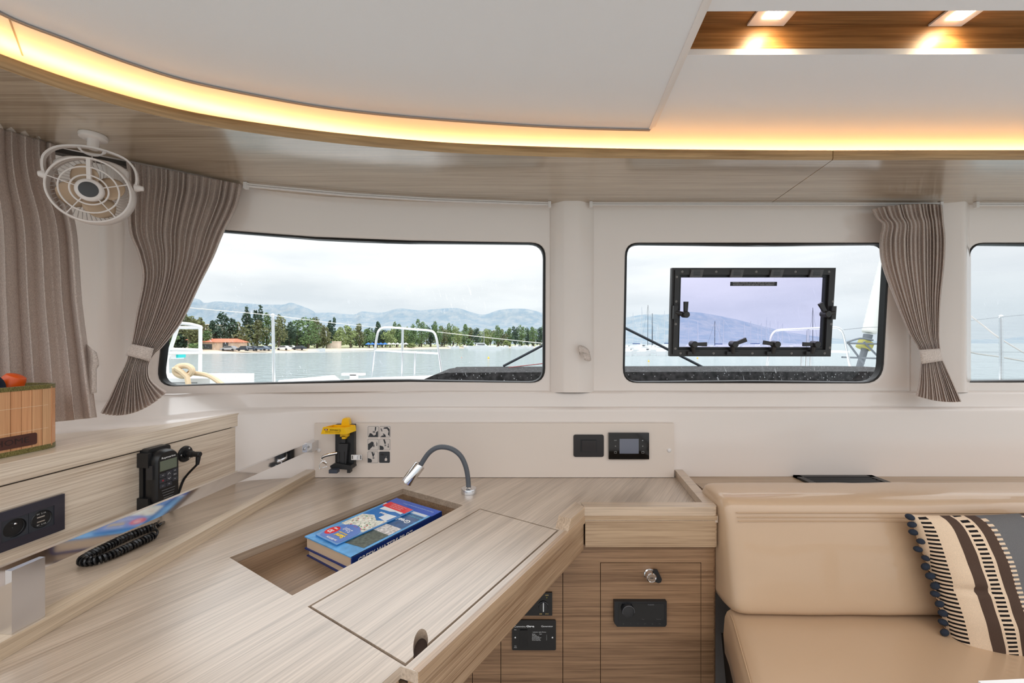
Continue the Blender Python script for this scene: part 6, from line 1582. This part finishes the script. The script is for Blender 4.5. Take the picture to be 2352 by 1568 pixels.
ya = lambda px: 'left of the black hatch' if px < 1560 else 'seen through the black hatch'
rk = ordinals([((d_, ya(px)), px) for px, tp_, d_ in ym])
for k, (px, top, dk_) in enumerate(ym):
    boat(px, 803+(k*5 % 7), 8.5+(k % 3), top, dk_, label=(rk[k]+' ' if rk[k] else '')+('dark-masted sailing yacht ' if dk_ else 'pale-masted sailing yacht ')+ya(px), group='dark-masted marina yachts' if dk_ else 'pale-masted marina yachts', head=(1.2, 1.8, 1.0, 2.0)[k % 4], coverc=SAILB if k % 4 == 1 else None)
mbp = [(1443, 816, 7), (1462, 811, 6), (1482, 816, 7), (1502, 811, 6), (1519, 816, 7), (1538, 811, 6), (1554, 816, 7), (1620, 808, 9), (1690, 806, 10), (1830, 803, 10)]
rk = ordinals([(ya(px), px) for px, py_, l_ in mbp])
for k, (px, py, L) in enumerate(mbp): boat(px, py, L, label=(rk[k]+' ' if rk[k] else '')+'white motorboat '+ya(px), group='marina motorboats', head=(1.2, 1.9, 1.0, 2.1)[k % 4])
mb2 = [(1012, 6), (1030, 6), (1047, 7), (1066, 7), (1078, 6), (1150, 6), (1163, 7), (1178, 6), (1192, 8), (1206, 7), (1220, 7), (1235, 7), (1247, 6)]
for k, (px, L) in enumerate(mb2): boat(px, 799.5+(k % 3)*.5, L, label=ORD[k]+' of the small motorboats moored below the tree line', group='tree line motorboats', head=(.9, 2.1, 1.2, 1.9)[k % 4])
boat(1108, 802, 12, 744, False, label='large white catamaran yacht moored in front of the tree line', head=.1)
boat(1128, 803, 8, None, False, label='white motor cruiser beside the moored catamaran', head=3.0)
boat(728, 806.5, 5, None, False, cabin=False, label='small white dinghy beached below the trees', head=.3)
# mooring buoys
def buoy(px, py, r, m, label):
    p = on_z(px, py, SEA); mb = MB(Matrix.Translation(p)); mb.lathe([(.02, -r*.4), (r*.8, -r*.2), (r, r*.3), (r*.8, r*.8), (r*.3, r*1.3), (r*.12, r*1.9), (.01, r*2)], n=14); tag(mb.build('mooring_buoy', m), label, 'buoy')
YB_ = mat('buoy yellow', rgb(246, 196, 40), .5)
buoy(1122, 823, .19, YB_, 'yellow mooring buoy on the water in the large window'); buoy(1490, 830, .13, YB_, 'yellow mooring buoy left of the black hatch'); buoy(1602, 823, .13, YB_, 'yellow mooring buoy just below the black hatch'); buoy(1060, 821, .07, mat('buoy orange', rgb(236, 120, 70), .5), 'tiny orange mooring buoy near the bow rail')

# ------------------------------------------------------------------ the boat's own foredeck
DK = mat('deck white', rgb(240, 240, 240), .4)
def deckpiece(P, z, th_, label, bev=.02):
    q = [on_z(px, py, z) for px, py in P]; o = MB().prism([(p.x, p.y) for p in q], z-th_, z, bev, 2).build('foredeck', DK, ang=40); return struct(o, label)
deckpiece([(640, 873), (768, 861), (784, 874), (900, 915), (620, 915)], -.40, .12, 'white foredeck moulding near the large window')
deckpiece([(790, 871), (870, 866), (1012, 861), (1060, 915), (790, 915)], -.43, .12, 'white bow deck under the bow rail')
deckpiece([(1690, 853), (2062, 848), (2130, 915), (1640, 915)], -.43, .12, 'white bow deck under the right bow rail')
q0 = at(345, 864, 3.4); q1 = at(523, 862, 3.4)
struct(MB().box(q0.x-.6, q1.x, 3.2, 3.75, q0.z-.5, q0.z, .05, 4).build('foredeck', DK), 'white bow end of the hull at the left')
for dz in (.03, .05): struct(MB().box(q0.x+.2, q1.x-.1, 3.195, 3.2005, q0.z-dz-.008, q0.z-dz).build('trim_7', mat('seam grey', rgb(150, 150, 150), .5)), 'grey seam line on the bow moulding')
RAIL = mat('rail steel', (.86, .86, .87, 1), .18, 1)
def tubes(name, label, cat, Y, paths, r, m=RAIL, part='tube', group=None):
    t = thing(name, label, cat, at(paths[0][0][0], paths[0][0][1], Y), group)
    for P in paths:
        pts = [at(p[0], p[1], p[2] if len(p) > 2 else Y) for p in P]
        MB().tube(catmull(pts, 4) if len(pts) > 2 else pts, r, 10).build(part, m, t)
    return t
tubes('bow_rail', 'bent steel bow rail in the middle of the large window', 'rail', 5.5, [[(854, 872), (857, 840), (861, 805), (866, 772), (871, 758), (882, 752.5), (905, 752.5), (955, 756.5), (985, 759), (997, 764), (1003, 780), (1008, 812), (1015, 862)], [(860, 806), (925, 808), (1006, 812)], [(925, 753.5), (923, 868)], [(954, 810), (952, 868)]], .016)
tubes('stanchion', 'straight steel guard post left of the bow rail', 'post', 3.7, [[(626.5, 723), (628, 800), (629, 900)]], .0135)
MB().ball(at(626.5, 724, 3.7), .018, 2).build('cap', RAIL, bpy.data.objects['stanchion'])
tubes('bow_seat_frame', 'white tubular bow seat frame at the left of the large window', 'frame', 3.4, [[(368, 868), (390, 806), (408, 752), (412, 744), (420, 742.5), (440, 745), (462, 751)], [(410, 752), (463, 752.5)], [(460.5, 749), (459.5, 864)], [(382, 776), (384, 864)], [(362, 804), (400, 802), (463, 804)], [(362, 810), (463, 809)]], .014, mat('rail white', rgb(232, 232, 232), .25))
a = at(391, 808, 3.43); b = at(407, 824, 3.43)
bx_ = thing('life_light', 'small white and turquoise float hanging on the bow seat frame', 'float', b)
MB().box(a.x, b.x, 3.43, 3.50, b.z, a.z, .008).build('body', DK, bx_); MB().box(b.x-.006, b.x+.012, 3.425, 3.505, b.z+.01, a.z, .004).build('band', mat('turquoise', rgb(40, 196, 196), .5), bx_)
WIRE = mat('lifeline', rgb(226, 222, 214), .4)
def line(label, P, r, m=WIRE, name='lifeline', cat='rope'):
    pts = [at(*p) for p in P]; o = MB().tube(catmull(pts, 6) if len(pts) > 2 else pts, r, 6).build(name, m); return tag(o, label, cat)
line('upper guard wire from the curtain to the bow rail', [(380, 702, 2.7), (505, 713, 3.1), (626, 724, 3.7), (745, 739, 4.4), (866, 752, 5.5)], .0032)
line('lower guard wire along the water line to the bow rail', [(345, 814, 2.7), (626, 810, 3.7), (860, 807, 5.5)], .0032)
line('guard wire running from the bow rail to the right window edge', [(1004, 762, 5.5), (1120, 775, 4.9), (1275, 791, 4.3)], .0042)
BRP = mat('black rope', rgb(44, 50, 58), .7, bump=.6, bscale=300)
line('black sheet rope rising at the right of the large window', [(1156, 840.5, 2.57), (1205, 815, 2.55), (1290, 770, 2.5)], .0085, BRP)
line('black sheet rope crossing below the black hatch', [(1405, 738, 2.5), (1500, 785, 2.54), (1612, 842, 2.58)], .0085, BRP)
line('thin red line lying on the sun pad', [(1168, 843.6, 2.5), (1290, 830, 2.45)], .003, mat('red line', rgb(170, 90, 90), .7))
ROPE = mat('hemp rope', rgb(214, 190, 156), .9, bump=.8, bscale=160)
rp = []
for k in range(60):
    a_ = k/60*2*math.pi*2.6; rr = 24-5*math.sin(k*.22); rp.append(at(420+rr*.78*math.cos(a_), 852+.48*rr*math.sin(a_)-2*(k/60), 3.16-.0012*k))
rp += [at(430, 866, 3.08), at(432, 895, 3.05)]
ro = thing('mooring_rope', 'coiled beige mooring rope on the bow moulding', 'rope', at(420, 862, 3.3))
MB().tube(catmull(rp, 2), .019, 8).build('coil', ROPE, ro); MB().tube(catmull([at(445, 857, 3.15), at(470, 860, 3.15), at(490, 868, 3.1), at(512, 884, 3.05)], 6), .018, 8).build('tail', ROPE, ro)
# cleat-like white fitting
p = at(812, 866, 4.4); cl = thing('deck_cleat', 'white mooring cleat on the bow deck', 'cleat', p)
MB().box(p.x-.12, p.x+.12, 4.37, 4.43, p.z+.02, p.z+.045, .01).build('horn', DK, cl); MB().box(p.x-.03, p.x+.04, 4.37, 4.43, p.z-.12, p.z+.03, .01).build('stem', DK, cl)
# sun pad in front of the windows
sx0, sx1 = (955-CX)/F*2.1, (2243-CX)/F*2.1
zt_ = -.150
out = [(sx0, zt_-.16), (sx0+.02, zt_-.06), (sx0+.07, zt_-.025), (sx0+.15, zt_-.006), (sx0+.4, zt_), (sx1-.35, zt_+.004), (sx1-.16, zt_-.012), (sx1-.08, zt_-.04), (sx1-.02, zt_-.09), (sx1, zt_-.16)]
out = [(p.x, p.y) for p in catmull([V(a, b, 0) for a, b in out], 4)]
m, t_, b_ = base('wet sunpad canvas')
g_ = t_.nodes.new('ShaderNodeNewGeometry'); vo_ = t_.nodes.new('ShaderNodeTexVoronoi'); vo_.inputs['Scale'].default_value = 55; t_.links.new(g_.outputs['Position'], vo_.inputs['Vector'])
l_ = t_.nodes.new('ShaderNodeMapRange'); l_.inputs['From Min'].default_value = .16; l_.inputs['From Max'].default_value = .08; t_.links.new(vo_.outputs['Distance'], l_.inputs['Value'])
n_ = t_.nodes.new('ShaderNodeTexNoise'); n_.inputs['Scale'].default_value = 40; n_.inputs['Detail'].default_value = 6; t_.links.new(g_.outputs['Position'], n_.inputs['Vector'])
c_ = t_.nodes.new('ShaderNodeValToRGB'); c_.color_ramp.elements[0].position = .35; c_.color_ramp.elements[0].color = rgb(22, 21, 22); c_.color_ramp.elements[1].position = .75; c_.color_ramp.elements[1].color = rgb(66, 65, 66); t_.links.new(n_.outputs[0], c_.inputs[0])
x_ = t_.nodes.new('ShaderNodeMix'); x_.data_type = 'RGBA'; t_.links.new(l_.outputs[0], x_.inputs['Factor']); t_.links.new(c_.outputs[0], x_.inputs['A']); x_.inputs['B'].default_value = rgb(190, 192, 196)
t_.links.new(x_.outputs['Result'], b_.inputs['Base Color']); b_.inputs['Roughness'].default_value = .8; b_.inputs['Specular IOR Level'].default_value = .25
sp2 = thing('sun_pad', 'long dark grey sun pad lying outside below the windows', 'sun pad', (1.0, 2.3, zt_-.2))
MB(Matrix(((1, 0, 0, 0), (0, 0, 1, 0), (0, 1, 0, 0), (0, 0, 0, 1)))).prism(out[::-1], 2.08, 2.6, .035, 4).build('pad', m, sp2, ang=60)
MB().box(sx0-.05, sx1+.05, 1.75, 2.75, zt_-.3, zt_-.16, .02).build('coaming', DK, sp2)
# right-hand bow rail, furled sail and bowsprit
tubes('bow_rail', 'bent steel bow rail seen through and beside the black hatch', 'rail', 5.5, [[(1757, 862), (1766, 812), (1770, 780), (1777, 764), (1792, 757.5), (1830, 756), (1880, 753.5), (1915, 752), (1929, 755), (1937, 768), (1944, 800), (1957, 862)], [(1766, 808), (1860, 806), (1950, 808)], [(1856, 755), (1852, 862)], [(1843, 806), (1841, 862)], [(1863, 806), (1862, 862)]], .016)
fs = thing('furled_sail', 'pale rolled foresail rising beside the right curtain', 'sail', at(1990, 800, 6.2))
p0_, p1_ = at(1996, 764, 6.2), at(2056, 545, 6.2)
pts = [p0_.lerp(p1_, k/40) for k in range(41)]
MB().tube(pts, [.088+.006*(k % 2)+.02*math.sin(k*.05) for k in range(41)], 12).build('roll', mat('sail cloth', rgb(222, 222, 216), .9), fs, ang=80)
FIT = mat('fitting grey', rgb(110, 116, 122), .4, .3)
MB().tube([at(1986, 805, 6.2), at(1994, 768, 6.2)], [.05, .06], 12).build('furling_drum', FIT, fs)
MB().tube([at(1983, 800, 6.2), at(1990, 785, 6.2)], .10, 12).build('drum_flange', mat('drum yellow', rgb(170, 164, 84), .6), fs)
MB().tube([at(1971, 853, 6.2), at(1986, 803, 6.2)], .045, 10).build('foot_fitting', FIT, fs)
tubes('bowsprit_frame', 'thin grey strut frame around the foot of the furled sail', 'frame', 6.1, [[(1944, 786), (1975, 777), (2005, 781)], [(1946, 788), (2040, 790)], [(1950, 790), (1984, 835)], [(1984, 785), (2030, 832)], [(1934, 820), (2016, 823)]], .014, FIT)
line('thin guard wire right of the bow rail', [(1938, 757, 5.5), (1990, 752, 5.0), (2060, 750, 4.4)], .003, FIT)
# beyond the right window
tubes('stanchion', 'steel guard post outside the window at the right edge', 'post', 3.9, [[(2299, 728), (2300, 800), (2300, 905)]],   .0155)
MB().ball(at(2299, 727, 3.9), .019, 2).build('cap', RAIL, bpy.data.objects['stanchion.001'])
line('upper guard wire at the right edge window', [(2190, 741, 4.6), (2299, 728, 3.9), (2420, 717, 3.4)], .0022, FIT)
line('middle guard wire at the right edge window', [(2190, 808, 4.6), (2299, 808.5, 3.9), (2420, 809, 3.4)], .0022, FIT)
line('pale rope slanting down past the right guard post', [(2195, 699, 4.3), (2255, 745, 4.2), (2300, 779, 4.1), (2400, 838, 4.0)], .007, mat('pale rope', rgb(224, 214, 206), .8))
line('beige rope leading to the deck block at the right', [(2195, 772, 4.3), (2222, 806, 4.2), (2300, 820, 4.1), (2400, 838, 4.0)], .007, mat('tan rope', rgb(190, 182, 172), .8))
db = thing('deck_block', 'grey deck block with a green line outside the right edge window', 'block', at(2216, 815, 4.2))
MB().tube([at(2212, 812, 4.2), at(2219, 824, 4.2)], .028, 12).build('sheave', STEEL, db); MB().tube([at(2221, 802, 4.2), at(2221, 807, 4.2)], .02, 10).build('eye', FIT, db)
GRP = mat('green rope', rgb(60, 96, 96), .8)
MB().tube(catmull([at(2203, 808, 4.2), at(2212, 802, 4.18), at(2223, 803, 4.16), at(2224, 820, 4.16), at(2219, 836, 4.16), at(2216, 855, 4.16)], 5), .008, 6).build('line', GRP, db)
MB().tube(catmull([at(2202, 820, 4.2), at(2210, 810, 4.17), at(2218, 812, 4.17), at(2208, 818, 4.17)], 5), .008, 6).build('line', GRP, db)
